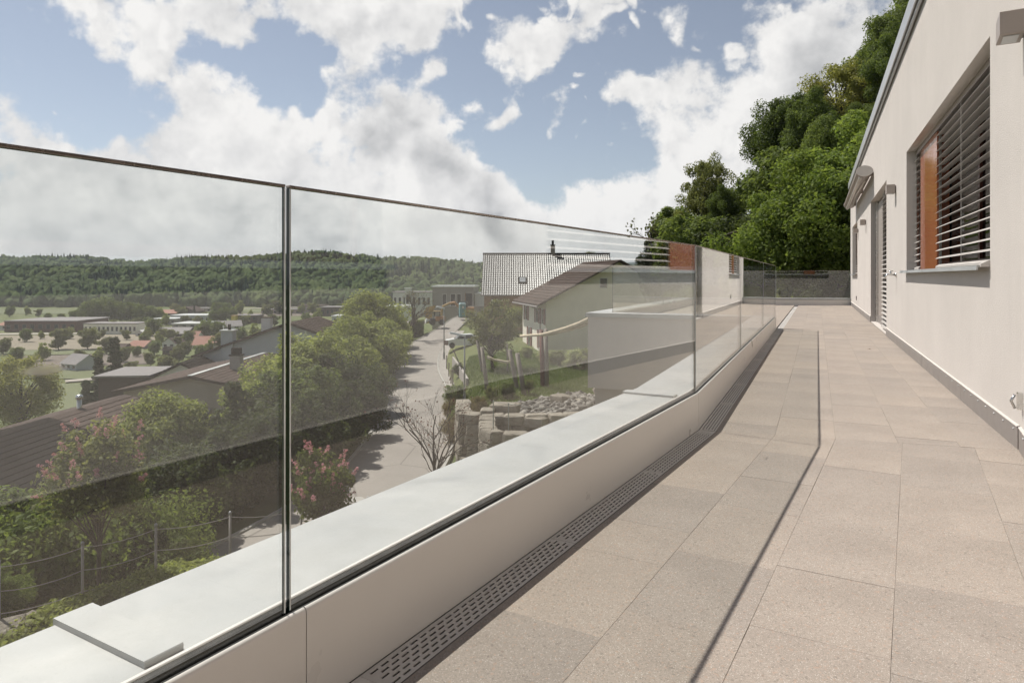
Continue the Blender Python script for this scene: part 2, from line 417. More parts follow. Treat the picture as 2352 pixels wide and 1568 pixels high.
for ci in range(10):
    x0 = -3.36+ci*.2755; y = 11.80+random.uniform(-.3, 0)
    while y < 21.8:
        L = random.choice([.40, .48, .50, .58, .62])
        q = clip([(x0+gp(), max(y, 11.8)+gp()), (x0+.274, max(y, 11.8)+gp()), (x0+.274, y+L-gp()), (x0+gp(), y+L-gp())], (.89, 22.02), (.353, -1.0))
        if len(q) > 2: slab(q, 0, lt)
        y += L
lt.obj('side_paving', M_pave, floor, kind='stuff')
# ------------------------------------------------------------------ drain with slotted covers
dr = thing('slot_drain', 'long slotted drain channel running along the foot of the white parapet', 'drain')
GP = [Vector(near(GB, -3.0)), BEND, Vector((GW, 20.2))]
ch = MB(); ribbon(ch, GP, [(.022, -.052), (.118, -.052), (.118, -.0015), (.114, -.0015), (.114, -.045), (.026, -.045), (.026, -.0015), (.022, -.0015)])
ch.obj('channel', M_chan, dr)
def grate_mesh(L, n):
    mb = MB(); W0, W1 = 0, .088; rows = 5; sw = .0062; pitch = L/n; sl_ = .0225
    ys = [W0+.0135+i*.0153 for i in range(rows)]
    def q(x0, x1, y0, y1): mb.quad((x0, y0, 0), (x1, y0, 0), (x1, y1, 0), (x0, y1, 0))
    e = W0
    for r in range(rows):
        q(e, ys[r]-sw/2, 0, L); e = ys[r]+sw/2
        st = (.35 if r % 2 else .85)*pitch; y = 0
        for i in range(n):
            a = st+i*pitch-sl_/2; b = a+sl_
            if b > L-.004: continue
            if a < .004: continue
            q(ys[r]-sw/2, ys[r]+sw/2, y, a)
            for x in (ys[r]-sw/2, ys[r]+sw/2): mb.quad((x, a, 0), (x, b, 0), (x, b, -.003), (x, a, -.003))
            y = b
        q(ys[r]-sw/2, ys[r]+sw/2, y, L)
    q(e, W1, 0, L)
    for x in (W0, W1): mb.quad((x, 0, 0), (x, L, 0), (x, L, -.012), (x, 0, -.012))
    for y in (0, L): mb.quad((0, y, 0), (W1, y, 0), (W1, y, -.012), (0, y, -.012))
    return mb.mesh('grate', M_grate)
GL = .872; gm = grate_mesh(GL, 26)
a = 1.938-GL*5
while a+GL < NEAR_A+.02:
    x, y = near(GB+.026, a+.001); o = obj('grate', gm, dr, (x, y, -.001), -DEL); a += GL+.001
o.scale = (1, 1, 1)
a_last = a
gm2 = grate_mesh(NEAR_A-a_last-.002, max(3, int((NEAR_A-a_last)/.0335)))
x, y = near(GB+.026, a_last+.001); obj('grate', gm2, dr, (x, y, -.001), -DEL)
y = BEND.y+.004
while y < 20.1: obj('grate', gm, dr, (GW+.026, y, -.001), 0); y += GL+.002
# ------------------------------------------------------------------ parapet under the glass
pp = thing('parapet_wall', 'low white parapet with pale zinc coping bending along the terrace edge', 'parapet')
b = MB(); ribbon(b, PATH, [(-.30, -1.11), (.012, -1.11), (.012, .172), (-.30, .172)]); b.obj('parapet_core', M_wall, pp)
cprof = [(-.326, .150), (-.322, .150), (-.322, .192), (-.034, .192), (-.034, .199), (-.324, .200), (-.327, .198)]
segs = [(-3.0, .70), (.70, 3.53)]
def npath(a0, a1): return [Vector(near(GB, a0)), Vector(near(GB, a1))]
c = MB(); ribbon(c, npath(-3.0, .70), cprof); c.obj('coping_sheet', M_cop, pp)
c = MB(); ribbon(c, npath(.702, 3.53), cprof); c.obj('coping_sheet', M_cop, pp)
c = MB(); ribbon(c, [Vector(near(GB, 3.532)), BEND, Vector((GW, 11.5))], cprof); c.obj('coping_sheet', M_cop, pp)
for a0, a1 in ((.653, .722), (3.50, 3.57)):
    c = MB(); ribbon(c, npath(a0, a1), [(-.332, .185), (-.332, .2085), (-.331, .2105), (-.052, .2105), (-.050, .2085), (-.050, .185)])
    c.obj('coping_joint_cover', M_cop, pp)
c = MB(); ribbon(c, PATH, [(-.033, .17), (-.022, .17), (-.022, .206), (-.024, .208), (-.031, .208), (-.033, .206)]); c.obj('glazing_bead', M_fascia, pp)
c = MB(); ribbon(c, PATH, [(-.0215, .17), (-.0070, .17), (-.0070, .2035), (-.012, .202), (-.0215, .205)])
c.obj('gasket', M_gask, pp)
c = MB(); ribbon(c, PATH, [(.0070, .17), (.0135, .17), (.0135, .197), (.0070, .199)]); c.obj('gasket', M_gask, pp)
def fascia(path):
    c = MB(); pr = [(.014, -.05), (.0215, -.05)]
    for i in range(7):
        t = i/6*math.pi/2; pr.append((.0135+.008*math.cos(t), .190+.010*math.sin(t)))
    pr.append((.0135, .19))
    ribbon(c, path, pr)
    return c.obj('fascia_panel', M_fascia, pp)
fascia(npath(-3.0, .928)); fascia([Vector(near(GB, .9305)), BEND+Vector(near(0, -.001))]); fascia([BEND, Vector((GW, 6.25))]); fascia([Vector((GW, 6.2525)), Vector((GW, 8.95))]); fascia([Vector((GW, 8.9525)), Vector((GW, 11.5))])
# side wing parapet (projecting corner) and far end parapet
sp_ = thing('wing_parapet', 'beige parapet block with white coping on the projecting terrace corner beyond the glass', 'parapet')
WP = [Vector((-.62, 11.76)), Vector((-3.37, 11.76)), Vector((-3.37, 20.62))]    # inner line, travelling outward then away
b = MB(); ribbon(b, WP, [(-.0, -1.11), (-.0, .17), (-.30, .17), (-.30, -1.11)]); b.obj('parapet_core', M_wall, sp_)
c = MB(); ribbon(c, WP, [(-.335, .13), (-.335, .20), (.012, .20), (.012, .155), (.006, .155), (.006, .19), (-.325, .19), (-.325, .13)]); c.obj('coping_sheet', M_cop, sp_)
b = MB(); b.prism([(-3.60, 11.66), (-.9, 11.66), (-.9, 20.5), (-3.60, 20.5)], -6.5, -1.112); b.obj('lower_storey_wall', M_conc, sp_)
fp = thing('end_parapet', 'low white parapet closing the far end of the terrace', 'parapet')
FP = [Vector((-3.36, 20.60)), Vector((.885, 22.10))]
b = MB(); ribbon(b, FP, [(0, -1.11), (0, .17), (-.28, .17), (-.28, -1.11)]); b.obj('parapet_core', M_fascia, fp)
c = MB(); ribbon(c, FP, [(.012, .15), (.012, .20), (-.30, .20), (-.30, .15)]); c.obj('coping_sheet', M_cop, fp)
# ------------------------------------------------------------------ glass balustrade panels
def pane(p0, p1, label, top=1.0, z0=.172, th=.0090, arris=True):
    d = (p1-p0); L = d.length; rz = math.atan2(d.y, d.x)
    t = thing('glass_panel', label, 'glass panel', (p0.x, p0.y, 0), rz, 'glass balustrade panels')
    h = th/2; mb = MB()
    mb.quad((0, -h, z0), (L, -h, z0), (L, -h, top), (0, -h, top), m=0)
    mb.quad((L, h, z0), (0, h, z0), (0, h, top), (L, h, top), m=0)
    for x, s in ((0, -1), (L, 1)):
        for y0, y1, mi in ((-h, -h*.25, 1), (-h*.25, h*.25, 2), (h*.25, h, 1)):
            mb.quad((x, y0, z0), (x, y1, z0), (x, y1, top), (x, y0, top), m=mi)
    mb.quad((0, -h, top), (L, -h, top), (L, h, top), (0, h, top), m=1)
    mb.obj('pane', [M_glass, M_edge, M_edgeb], t)
    cp = MB(); cp.box(0, L, -h-.0006, h+.0006, top+.0005, top+.006, bev=.001); cp.obj('cap_strip', M_cap, t)
    if arris:
        for x0 in (.0, L-.003):
            MB().box(x0, x0+.003, -h-.0006, -h+.0003, z0+.03, top-.001).obj('polished_edge', M_arris, t)
    return t
pane(Vector(near(GB, -1.95)), Vector(near(GB, .893)), 'nearest frameless glass panel, left of the tall vertical joint')
pane(Vector(near(GB, .903)), Vector(near(GB, NEAR_A-.004)), 'long frameless glass panel right of the tall joint, ending at the parapet bend')
pane(BEND+Vector((0, .006)), Vector((GW, 6.25)), 'frameless glass panel just past the parapet bend')
pane(Vector((GW, 6.258)), Vector((GW, 8.95)), 'frameless glass panel second past the parapet bend')
pane(Vector((GW, 8.958)), Vector((GW, 11.6)), 'last frameless glass panel of the run beside the drain, ending in a free edge')
pane(Vector((-3.30, 11.80)), Vector((-.66, 11.80)), 'glass panel on the near side of the projecting terrace corner')
pane(Vector((-3.33, 11.84)), Vector((-3.33, 16.2)), 'glass panel on the outer side of the projecting corner, nearer one')
pane(Vector((-3.33, 16.21)), Vector((-3.33, 20.5)), 'glass panel on the outer side of the projecting corner, farther one')
fd = (FP[1]-FP[0]).normalized(); fn = Vector((-fd.y, fd.x))*.05
pane(FP[0]+fd*.05+fn, FP[0]+fd*2.4+fn, 'glass panel at the far terrace end, away from the house')
pane(FP[0]+fd*2.41+fn, FP[1]-fd*.02+fn, 'glass panel at the far terrace end, touching the house wall')
# ------------------------------------------------------------------ the house
house = thing('terrace_house', 'long single storey house with beige rendered wall along the terrace', 'house')
HZ = 3.42
def wall_with_holes(tf, s0, s1, holes, depth, parent, nameit='wall'):
    """tf(s, d, z)->world ; holes (s0,s1,z0,z1)"""
    ss = sorted({s0, s1, *[h[0] for h in holes], *[h[1] for h in holes]}); zs = sorted({-1.1, HZ, *[h[2] for h in holes], *[h[3] for h in holes]})
    mb = MB()
    for i in range(len(ss)-1):
        for j in range(len(zs)-1):
            cs, cz = (ss[i]+ss[i+1])/2, (zs[j]+zs[j+1])/2
            if any(h[0] < cs < h[1] and h[2] < cz < h[3] for h in holes): continue
            mb.quad(tf(ss[i], 0, zs[j]), tf(ss[i], 0, zs[j+1]), tf(ss[i+1], 0, zs[j+1]), tf(ss[i+1], 0, zs[j]))
    for h in holes:
        a, b, c, d = h
        for p, q in (((a, c), (a, d)), ((a, d), (b, d)), ((b, d), (b, c)), ((b, c), (a, c))):
            mb.quad(tf(p[0], 0, p[1]), tf(q[0], 0, q[1]), tf(q[0], depth, q[1]), tf(p[0], depth, p[1]))
        # dim room behind
        e = depth+1.6
        r = [tf(a-.4, depth, c-.5), tf(b+.4, depth, c-.5), tf(b+.4, depth, d+.2), tf(a-.4, depth, d+.2)]
        s = [tf(a-.4, e, c-.5), tf(b+.4, e, c-.5), tf(b+.4, e, d+.2), tf(a-.4, e, d+.2)]
        mb.quad(*s, m=1)
        for i in range(4): mb.quad(r[i], r[(i+1) % 4], s[(i+1) % 4], s[i], m=1)
        # inner frame ring closing the gap round the hole
        q = [tf(a, depth, c), tf(b, depth, c), tf(b, depth, d), tf(a, depth, d)]
        for i in range(4): mb.quad(r[i], r[(i+1) % 4], q[(i+1) % 4], q[i], m=1)
    return mb.obj(nameit, [M_wall, M_int], parent)
tf_far = lambda s, d, z: (WW+d, s, z)
tf_near = lambda s, d, z: (*near(WB+d, s), z)
W1 = (4.62, 8.58, .90, 2.19); DOOR = (10.95, 14.05, .015, 2.19); W3 = (18.6, 21.2, .90, 2.19); W2 = (-1.3, 2.86, .90, 2.19)
wf = wall_with_holes(tf_far, 3.98, 22.35, [W1, DOOR, W3], .22, house, 'wall')
wn = wall_with_holes(tf_near, -6.0, WA, [W2], .22, house, 'wall')
b = MB(); b.prism([(WW+.002, 22.35), (WW+.002, 22.36), (9, 25.5), (9, 22.3)], -1.1, HZ); b.obj('end_wall', M_wall, house)
b = MB(); b.prism([near(WB-.05, -6), (.842, 3.98), (.842, 22.4), (9, 26), (9, -8)], HZ, HZ+.05); b.obj('roof_slab', M_conc, house)
b = MB(); ribbon(b, [Vector(near(WB, -6)), BWALL, Vector((WW, 22.45))], [(-.062, HZ-.03), (-.048, HZ-.03), (-.048, HZ+.13), (.2, HZ+.15), (.2, HZ+.16), (-.062, HZ+.142)]); b.obj('roof_flashing', M_fl, house)
b = MB(); b.tube([(*near(WB-.025, -6), HZ-.055), (.865, 3.98, HZ-.055), (.865, 22.4, HZ-.055)], .017, 6); b.obj('gutter_rail', M_fl, house)
# plinth panels with bolts
bolt_me = MB(); bolt_me.lathe([(.0001, -.0065), (.0040, -.005), (.0050, -.001), (.0050, .004)], seg=8); bm_ = bolt_me.mesh('bolt', M_fl, True)
def plinth(tf, s0, s1, rz, nb):
    mb = MB(); P = [(0.001, -.02), (-.009, -.02), (-.009, .104), (-.007, .107), (.001, .107)]
    n = len(P); vs = [tf(s, d, z) for s in (s0, s1) for d, z in P]; fs = [(j, (j+1) % n, n+(j+1) % n, n+j) for j in range(n)]+[tuple(range(n)), tuple(reversed(range(n, 2*n)))]
    mb.poly(vs, fs); o = mb.obj('plinth_panel', M_plinth, house)
    for i in range(nb):
        s = s0+(s1-s0)*(i+.35)/nb
        bo = obj('bolt', bm_, o, tf(s, -.0085, .088)); bo.rotation_euler = (0, R(90), rz)
    mb = MB(); mb.poly([tf(s, d, z) for s in (s0, s1) for d, z in ((-.012, .1075), (-.012, .112), (.0, .116))], [(0, 1, 4, 3), (1, 2, 5, 4)]); mb.obj('sealant_line', M_wall, o)
for s0, s1, nb in ((4.0, 5.42, 7), (5.424, 7.30, 8), (7.304, 9.2, 8), (9.204, 10.945, 8)): plinth(tf_far, s0, s1, 0, nb)
for s0, s1, nb in ((14.06, 16.0, 7), (16.004, 18.0, 7), (18.004, 20.0, 7), (20.004, 22.1, 7)): plinth(tf_far, s0, s1, 0, nb)
for s0, s1, nb in ((WA-1.75, WA-.004, 7), (WA-3.6, WA-1.754, 7), (WA-5.5, WA-3.604, 7)): plinth(tf_near, s0, s1, -DEL, nb)
# windows with external venetian blinds
def slat_mesh(L):
    mb = MB(); pr = []; w = .078
    for i in range(6):
        t = i/5-.5; pr.append((t*w, .004*math.cos(t*math.pi)*2))
    vs = []; n = len(pr)
    for y in (0, L): vs += [(x, y, z) for x, z in pr]+[(x, y, z-.0016) for x, z in reversed(pr)]
    k = 2*n; fs = [(j, (j+1) % k, k+(j+1) % k, k+j) for j in range(k)]+[tuple(range(k)), tuple(reversed(range(k, 2*k)))]
    return mb.poly(vs, fs).mesh('slat', M_slat)
def blind(win, tf, rz, s0, s1, z0, z1, d, tilt, pitch=.0675, cords=1):
    me = slat_mesh(s1-s0-.012); z = z0+.03
    while z < z1-.05:
        o = obj('slat', me, win, tf(s0+.006, d, z)); o.rotation_euler = (0, tilt+random.uniform(-.02, .02), rz); z += pitch
    for s in (s0+.004, s1-.012): MB().poly(*boxtf(tf, s-.006, s+.006, d-.010, d+.012, z0, z1)).obj('guide_rail', M_steel, win)
    for i in range(cords):
        s = s0+(s1-s0)*(i+.5)/cords
        MB().poly(*boxtf(tf, s-.0015, s+.0015, d-.043, d-.040, z0+.03, z1-.02)).obj('lift_cord', M_slat, win)
    MB().poly(*boxtf(tf, s0+.01, s1-.01, d-.035, d+.035, z0+.004, z0+.018)).obj('bottom_rail', M_slat, win)
def boxtf(tf, s0, s1, d0, d1, z0, z1):
    vs = [tf(s, d, z) for z in (z0, z1) for s, d in ((s0, d0), (s1, d0), (s1, d1), (s0, d1))]
    return vs, [(3, 2, 1, 0), (4, 5, 6, 7), (0, 1, 5, 4), (1, 2, 6, 5), (2, 3, 7, 6), (3, 0, 4, 7)]
def window(tf, rz, W, orange, blinds, sill=True):
    a, b, c, d = W; mb = MB()
    dp = .17
    for s0, s1, z0, z1 in ((a, a+.06, c, d), (b-.06, b, c, d), (a+.06, b-.06, c, c+.06), (a+.06, b-.06, d-.07, d)):
        mb.poly(*boxtf(tf, s0, s1, dp, dp+.04, z0, z1))
    for bl in blinds: mb.poly(*boxtf(tf, bl[0]-.03, bl[0]+.03, dp+.002, dp+.038, c+.06, d-.07)); mb.poly(*boxtf(tf, (bl[0]+bl[1])/2-.03, (bl[0]+bl[1])/2+.03, dp+.002, dp+.038, c+.06, d-.07))
    win = mb.obj('window', M_frame, house)
    MB().quad(tf(a, dp+.02, c), tf(b, dp+.02, c), tf(b, dp+.02, d), tf(a, dp+.02, d)).obj('pane', M_dark, win)
    MB().poly(*boxtf(tf, a+.004, b-.004, .085, .15, d-.05, d-.004)).obj('blind_box', M_lampb, win)
    if orange: MB().poly(*boxtf(tf, orange[0], orange[1], .085, .18, c+.004, d-.06)).obj('orange_panel', M_orange, win)
    for bl in blinds: blind(win, tf, rz, bl[0], bl[1], c+.004, d-.05, .105, R(-18))
    if sill:
        vs = [tf(s, dd, z) for s in (a+.02, b+.05) for dd, z in ((.15, c+.012), (-.06, c-.004), (-.063, c-.030), (-.055, c-.030), (-.052, c-.012), (.15, c-.004))]
        fs = [(j, (j+1) % 6, 6+(j+1) % 6, 6+j) for j in range(6)]+[tuple(range(6)), tuple(reversed(range(6, 12)))]
        s = MB().poly(vs, fs).obj('sill', M_fl, win)
        MB().poly([tf(s_, dd, z) for s_ in (a-.004, a+.045) for dd, z in ((.0, c-.012), (-.045, c-.012), (-.045, c+.004), (0, c+.028))], [(0, 1, 2, 3), (7, 6, 5, 4), (0, 4, 5, 1), (1, 5, 6, 2), (2, 6, 7, 3), (3, 7, 4, 0)]).obj('sill_end_cap', M_slat, s)
    return win
window(tf_far, 0, W1, (7.12, 8.18), [(4.63, 7.10), (8.20, 8.57)])
window(tf_far, 0, W3, (20.0, 20.5), [(18.61, 19.98), (20.52, 21.19)])
window(tf_near, -DEL, W2, (.0, .5), [])
# sliding door
dm = MB(); a, b, c, d = DOOR
for s0, s1, z0, z1 in ((a, a+.06, c, d), (b-.07, b, c, d), (a+.06, b-.07, d-.07, d), (a+.06, b-.07, c, c+.05)): dm.poly(*boxtf(tf_far, s0, s1, .13, .18, z0, z1))
door = dm.obj('terrace_door', M_brown, house)
MB().quad(tf_far(a, .16, c), tf_far(b, .16, c), tf_far(b, .16, d), tf_far(a, .16, d)).obj('pane', M_dark, door)
MB().poly(*boxtf(tf_far, 12.25, 13.8, .105, .15, c+.13, d-.06)).obj('door_leaf', M_brown, door)
MB().poly(*boxtf(tf_far, 12.1, 13.95, .098, .15, c+.004, c+.125)).obj('kick_plate', M_plinth, door)
for s in (12.22, 13.86, 13.97): MB().poly(*boxtf(tf_far, s-.012, s+.012, .07, .104, c+.004, d-.01)).obj('guide_post', M_steel, door)
MB().poly(*boxtf(tf_far, a+.01, b-.01, -.005, .13, -.01, .012)).obj('threshold', M_steel, door)
blind(door, tf_far, 0, a+.01, 12.2, c+.03, d-.05, .06, R(-18))
# wall lamps
def wall_lamp(y, z, label, pos=None):
    t = thing('wall_lamp', label, 'wall lamp', pos or (WW, y, z), -DEL if pos else 0, 'box wall lamps')
    MB().box(-.105, -.012, -.085, .085, -.053, .053, bev=.002).obj('housing', M_lampb, t)
    MB().box(-.0122, .003, -.06, .06, -.04, .04).obj('wall_plate', M_plinth, t)
    MB().box(-.09, -.03, -.06, .06, -.0565, -.0535).obj('diffuser', M_fl, t)
wall_lamp(0, 0, 'taupe box wall lamp in the top right corner beside the big blinds', (*near(WB, WA-.16), 1.985))
wall_lamp(9.72, 1.92, 'taupe box wall lamp between the big window and the door')
wall_lamp(15.4, 1.92, 'taupe box wall lamp just beyond the door, under the awning')
wall_lamp(18.2, 1.92, 'taupe box wall lamp farthest away, beside the last window')
# awning
aw = thing('awning', 'closed cassette awning with rounded end cap above the terrace door', 'awning', (WW, 13.3, 2.66))
def ell(y0, y1, rx, rz, cx, cz, seg=20):
    mb = MB(); vs = []
    for y in (y0, y1): vs += [(cx+rx*math.cos(2*math.pi*i/seg), y, cz+rz*math.sin(2*math.pi*i/seg)) for i in range(seg)]
    return mb.poly(vs, [(i, (i+1) % seg, seg+(i+1) % seg, seg+i) for i in range(seg)]+[tuple(reversed(range(seg))), tuple(range(seg, 2*seg))])
ell(.02, 6.1, .125, .09, -.145, 0).obj('cassette', M_lampb, aw, smooth=False)
ell(-.012, .019, .135, .095, -.145, 0).obj('end_cap', M_slat, aw); ell(6.101, 6.13, .135, .095, -.145, 0).obj('end_cap', M_slat, aw)
MB().tube([(-.20, .1, -.10), (-.20, 6.0, -.10)], .032, 10).obj('front_bar', M_slat, aw, smooth=True)
MB().tube([(-.10, .6, -.09), (-.15, 3.0, -.10), (-.10, 5.4, -.09)], .02, 8).obj('folding_arm', M_slat, aw, smooth=True)
for y in (.25, 3.0, 5.8): MB().box(-.06, .004, y-.04, y+.04, -.06, .06).obj('bracket', M_lampb, aw)
MB().tube([(-.12, 3.1, -.11), (-.12, 3.1, -.16), (-.13, 3.1, -.62)], .006, 6).obj('crank_eye', M_fl, aw)
# garden tap
tp = thing('garden_tap', 'small chrome garden tap on the wall near the door', 'tap', (WW, 9.62, .855))
MB().tube([(.004, 0, 0), (-.015, 0, 0)], .028, 12).obj('rosette', M_steel, tp, True)
MB().tube([(-.01, 0, 0), (-.10, 0, 0), (-.115, 0, -.012), (-.12, 0, -.05)], [.013, .013, .012, .011], 10).obj('spout', M_steel, tp, True)
MB().tube([(-.06, 0, .0), (-.06, 0, .045)], .009, 8).tube([(-.085, 0, .045), (-.035, 0, .045)], .007, 8).obj('handle', M_steel, tp, True)
hk = thing('wall_bracket', 'chrome bracket on the near wall at the right edge', 'bracket', (*near(WB, WA-.06), .245), -DEL)
MB().box(-.022, .002, -.02, .02, -.04, .04, bev=.003).obj('plate', M_steel, hk)
MB().tube([(-.03, 0, .03), (-.045, 0, 0), (-.03, 0, -.035)], .006, 8).obj('hook', M_steel, hk, True)
sk = thing('wall_socket', 'small grey socket low on the far part of the house wall', 'socket', (WW, 18.9, .30))
MB().box(-.02, .002, -.035, .035, -.05, .05, bev=.003).obj('socket_box', M_plinth, sk)
# a dry leaf on the slabs
lf = MB(); lf.poly([(0, 0, .004), (.012, .008, .010), (.03, .004, .013), (.042, 0, .008), (.03, -.008, .012), (.012, -.01, .009)], [(0, 1, 2, 3, 4, 5)])
tag(lf.obj('dry_leaf', pm('dry leaf', (.16, .075, .035), .7), loc=(.52, 8.75, 0), rotz=.4), 'curled brown dry leaf lying on the paving', 'leaf')
# ------------------------------------------------------------------ land
_cp = np.array([
 # ledge below the terrace
 (-6.6, 7, -3.6), (-5.2, 10.2, -3.6), (-3, 10.8, -3.7), (-3, 7, -3.6), (-1.2, 14, -3.7), (2, 17, -4.0), (6, 12, -3.4), (0, 2, -3.4), (-7, 2, -3.6), (8, -15, -2), (-10, -15, -4.5), (2, 8, -3.5), (-12, 3, -4.6),
 # bank down to the lane
 (-7.6, 10.5, -4.6), (-8.5, 14, -6.6), (-5, 16, -6.6), (-2, 20, -6.9), (1, 24, -7.2), (2.5, 28.5, -7.6),
 # gravel and lawn
 (3, 34, -5.9), (8, 34, -5.6), (4, 40, -6.1), (-1, 42, -6.3), (4, 50, -6.3), (-3, 52, -6.4), (10, 58, -6.2), (2, 64, -6.4), (-4, 64, -6.7), (-5.5, 76, -7.2), (4, 90, -6.2), (14, 80, -4), (-4, 110, -5.6), (5, 130, -5.0),
 # left of the lane, falling to the houses
 (-11, 22, -8.3), (-10.5, 30, -8.2), (-11, 42, -8.2), (-13, 54, -8.4), (-15, 66, -8.6), (-17, 85, -8.8), (-16, 100, -7.6), (-18, 115, -7.5), (-17, 24, -9.5), (-24, 25, -9.8), (-21, 45, -10.2), (-28, 40, -11.5), (-22, 62, -10.5), (-32, 60, -13), (-40, 30, -14), (-45, 60, -16.5), (-50, 90, -19), (-36, 95, -17), (-24, 95, -12), (-60, 45, -18), (-30, 120, -20), (-25, 160, -25), (-60, 130, -27), (-100, 100, -28), (-45, 10, -13), (-40, -30, -12),
 # valley
 (-80, 160, -30), (-150, 200, -30), (-60, 200, -30), (-120, 300, -30), (-250, 300, -30), (0, 260, -29), (-200, 450, -30), (0, 450, -30), (-350, 600, -30), (-100, 620, -30), (100, 600, -27), (-600, 400, -30), (-700, 700, -30), (-900, 300, -30),
 # far wooded hill
 (-350, 720, -28), (-100, 740, -27), (-600, 720, -28), (-380, 860, 2), (-150, 860, 2), (50, 850, -6), (-700, 860, 0), (-450, 1000, 17), (-220, 1000, 20), (-80, 1020, 10), (60, 1040, 0), (200, 1000, 2), (-750, 1000, 14), (-400, 1400, 16), (100, 1500, 5), (-900, 1400, 15),
 # slope above and behind the house
 (10, 23, -.9), (6, 27, -2.2), (13, 27, .5), (17, 30, 3.0), (22, 36, 7), (30, 42, 13), (14, 38, 2.5), (11, 36, .6), (9.5, 40, .3), (12, 42, 2.8), (14, 46, 4.5), (10.5, 46, 1.4), (7.3, 42, -5.4), (6, 36, -5.7), (9, 52, -4.5), (18, 50, 5), (30, 60, 11), (45, 60, 22), (60, 50, 30), (12, 5, -1.5), (20, 10, 3), (40, 10, 18), (40, 30, 19), (30, 100, 5), (60, 110, 16), (100, 60, 36), (120, 160, 30), (250, 300, 30), (80, 250, 2), (200, 700, 20), (300, 1000, 25)])
def _uv(X, Y): return np.arcsinh(np.asarray(X, float)/14.0), np.arcsinh(np.asarray(Y, float)/14.0)
_cu, _cv = _uv(_cp[:, 0], _cp[:, 1])
def _phi(r2): return np.sqrt(r2+.0025)
_A = -_phi((_cu[:, None]-_cu[None])**2+(_cv[:, None]-_cv[None])**2); _n = len(_cp)
_M = np.zeros((_n+3, _n+3)); _M[:_n, :_n] = _A; _M[:_n, _n] = 1; _M[:_n, _n+1] = _cu; _M[:_n, _n+2] = _cv; _M[_n:, :_n] = _M[:_n, _n:].T
_w = np.linalg.solve(_M, np.concatenate([_cp[:, 2], [0, 0, 0]]))
ROADL = np.array([(-18, 13), (-12.6, 17.5), (-10.2, 21.7), (-8.77, 26.6), (-7.95, 32.5), (-8.0, 37), (-8.3, 42), (-9.8, 54), (-11.6, 66), (-12.6, 76), (-12.6, 84), (-11.6, 92), (-10.2, 103), (-8.9, 112), (-5, 124), (4, 134)])
ROADR = np.array([(-14.5, 9), (-9.0, 13.5), (-6.2, 18.5), (-4.1, 25), (-3.3, 32), (-3.25, 37), (-3.6, 42), (-5.2, 54), (-7.2, 66), (-8.2, 76), (-8.4, 84), (-8.1, 92), (-7.4, 103), (-6.4, 112), (-3, 121), (5, 129)])
RZ = np.array([-7.6, -7.9, -8.1, -8.2, -8.2, -8.2, -8.2, -8.2, -8.2, -8.0, -7.6, -7.15, -6.4, -5.7, -5.4, -5.2])
def dens(P, n=8):
    P = np.asarray(P, float); out = []
    for i in range(len(P)-1):
        p0 = P[max(i-1, 0)]; p1 = P[i]; p2 = P[i+1]; p3 = P[min(i+2, len(P)-1)]
        for j in range(n):
            t = j/n; out.append(.5*((2*p1)+(-p0+p2)*t+(2*p0-5*p1+4*p2-p3)*t*t+(-p0+3*p1-3*p2+p3)*t**3))
    out.append(P[-1]); return np.array(out)
rl, rr_, rz_ = dens(ROADL), dens(ROADR), dens(RZ[:, None])[:, 0]
rc = (rl+rr_)/2; rhw = np.linalg.norm(rl-rr_, axis=1)/2
def T(X, Y):
    X = np.atleast_1d(np.asarray(X, float)); Y = np.atleast_1d(np.asarray(Y, float)); sh = X.shape
    x, y = X.ravel(), Y.ravel(); u, v = _uv(x, y); z = np.empty(len(x))
    for s in range(0, len(x), 20000):
        e = slice(s, s+20000)
        z[e] = -_phi((u[e, None]-_cu[None])**2+(v[e, None]-_cv[None])**2) @ _w[:_n]+_w[_n]+_w[_n+1]*u[e]+_w[_n+2]*v[e]
        m = (np.abs(x[e]+8) < 25) & (y[e] > 0) & (y[e] < 150)
        idx = np.nonzero(m)[0]+s
        if len(idx):
            d2 = (x[idx, None]-rc[None, :, 0])**2+(y[idx, None]-rc[None, :, 1])**2; k = d2.argmin(1); d = np.sqrt(d2[np.arange(len(idx)), k])
            t = np.clip((d-rhw[k]-.3)/2.2, 0, 1); t = t*t*(3-2*t); z[idx] = (rz_[k]-.12)*(1-t)+z[idx]*t
    # level valley floor and the wooded hill across it
    hr = np.interp(x, [-900, -700, -450, -220, -80, 60, 200, 400], [12, 13, 17, 20, 11, 1, 2, 6]); q = np.clip((y-690)/330, 0, 1); q = q*q*(3-2*q)
    hr = hr+3.2*np.sin(x/61+1)+2.4*np.sin(x/27)+2.0*np.sin(y/45+x/90)
    far = -30+(hr+30)*q; b = np.clip((y-190)/80, 0, 1)*np.clip((110-x)/90, 0, 1); b = b*b*(3-2*b); z = z*(1-b)+far*b
    return z.reshape(sh)
def Tz(X, Y): return float(T([X], [Y])[0])
def at(x, Y, dz=0.0):       # ground point seen in photo column x, Y metres ahead
    X = (x-1176)/1568*Y; return cw(X, Y, Tz(X, Y)+dz)
def mat_ground():
    m, k = newmat('grass ground')
    tc = k.new('ShaderNodeTexCoord').outputs['Object']
    n = k.noise(tc, .05, 8, .6); n2 = k.noise(tc, 1.3, 7, .65); n3 = k.noise(tc, 22, 5, .7)
    c = k.mix(k.mrange(n, .35, .65, 0, 1), (.085, .112, .038), (.135, .145, .058))
    c = k.mix(k.mrange(n2, .45, .7, 0, .55), c, (.17, .17, .070))
    c = k.mix(k.mrange(n3, .52, .75, 0, .5), c, (.065, .090, .028))
    p = princ(k, c, .85, 0, .15, k.bump(n3, .6, .08)); k.l.new(p.outputs[0], k.out.inputs[0]); return m
M_ground = mat_ground()
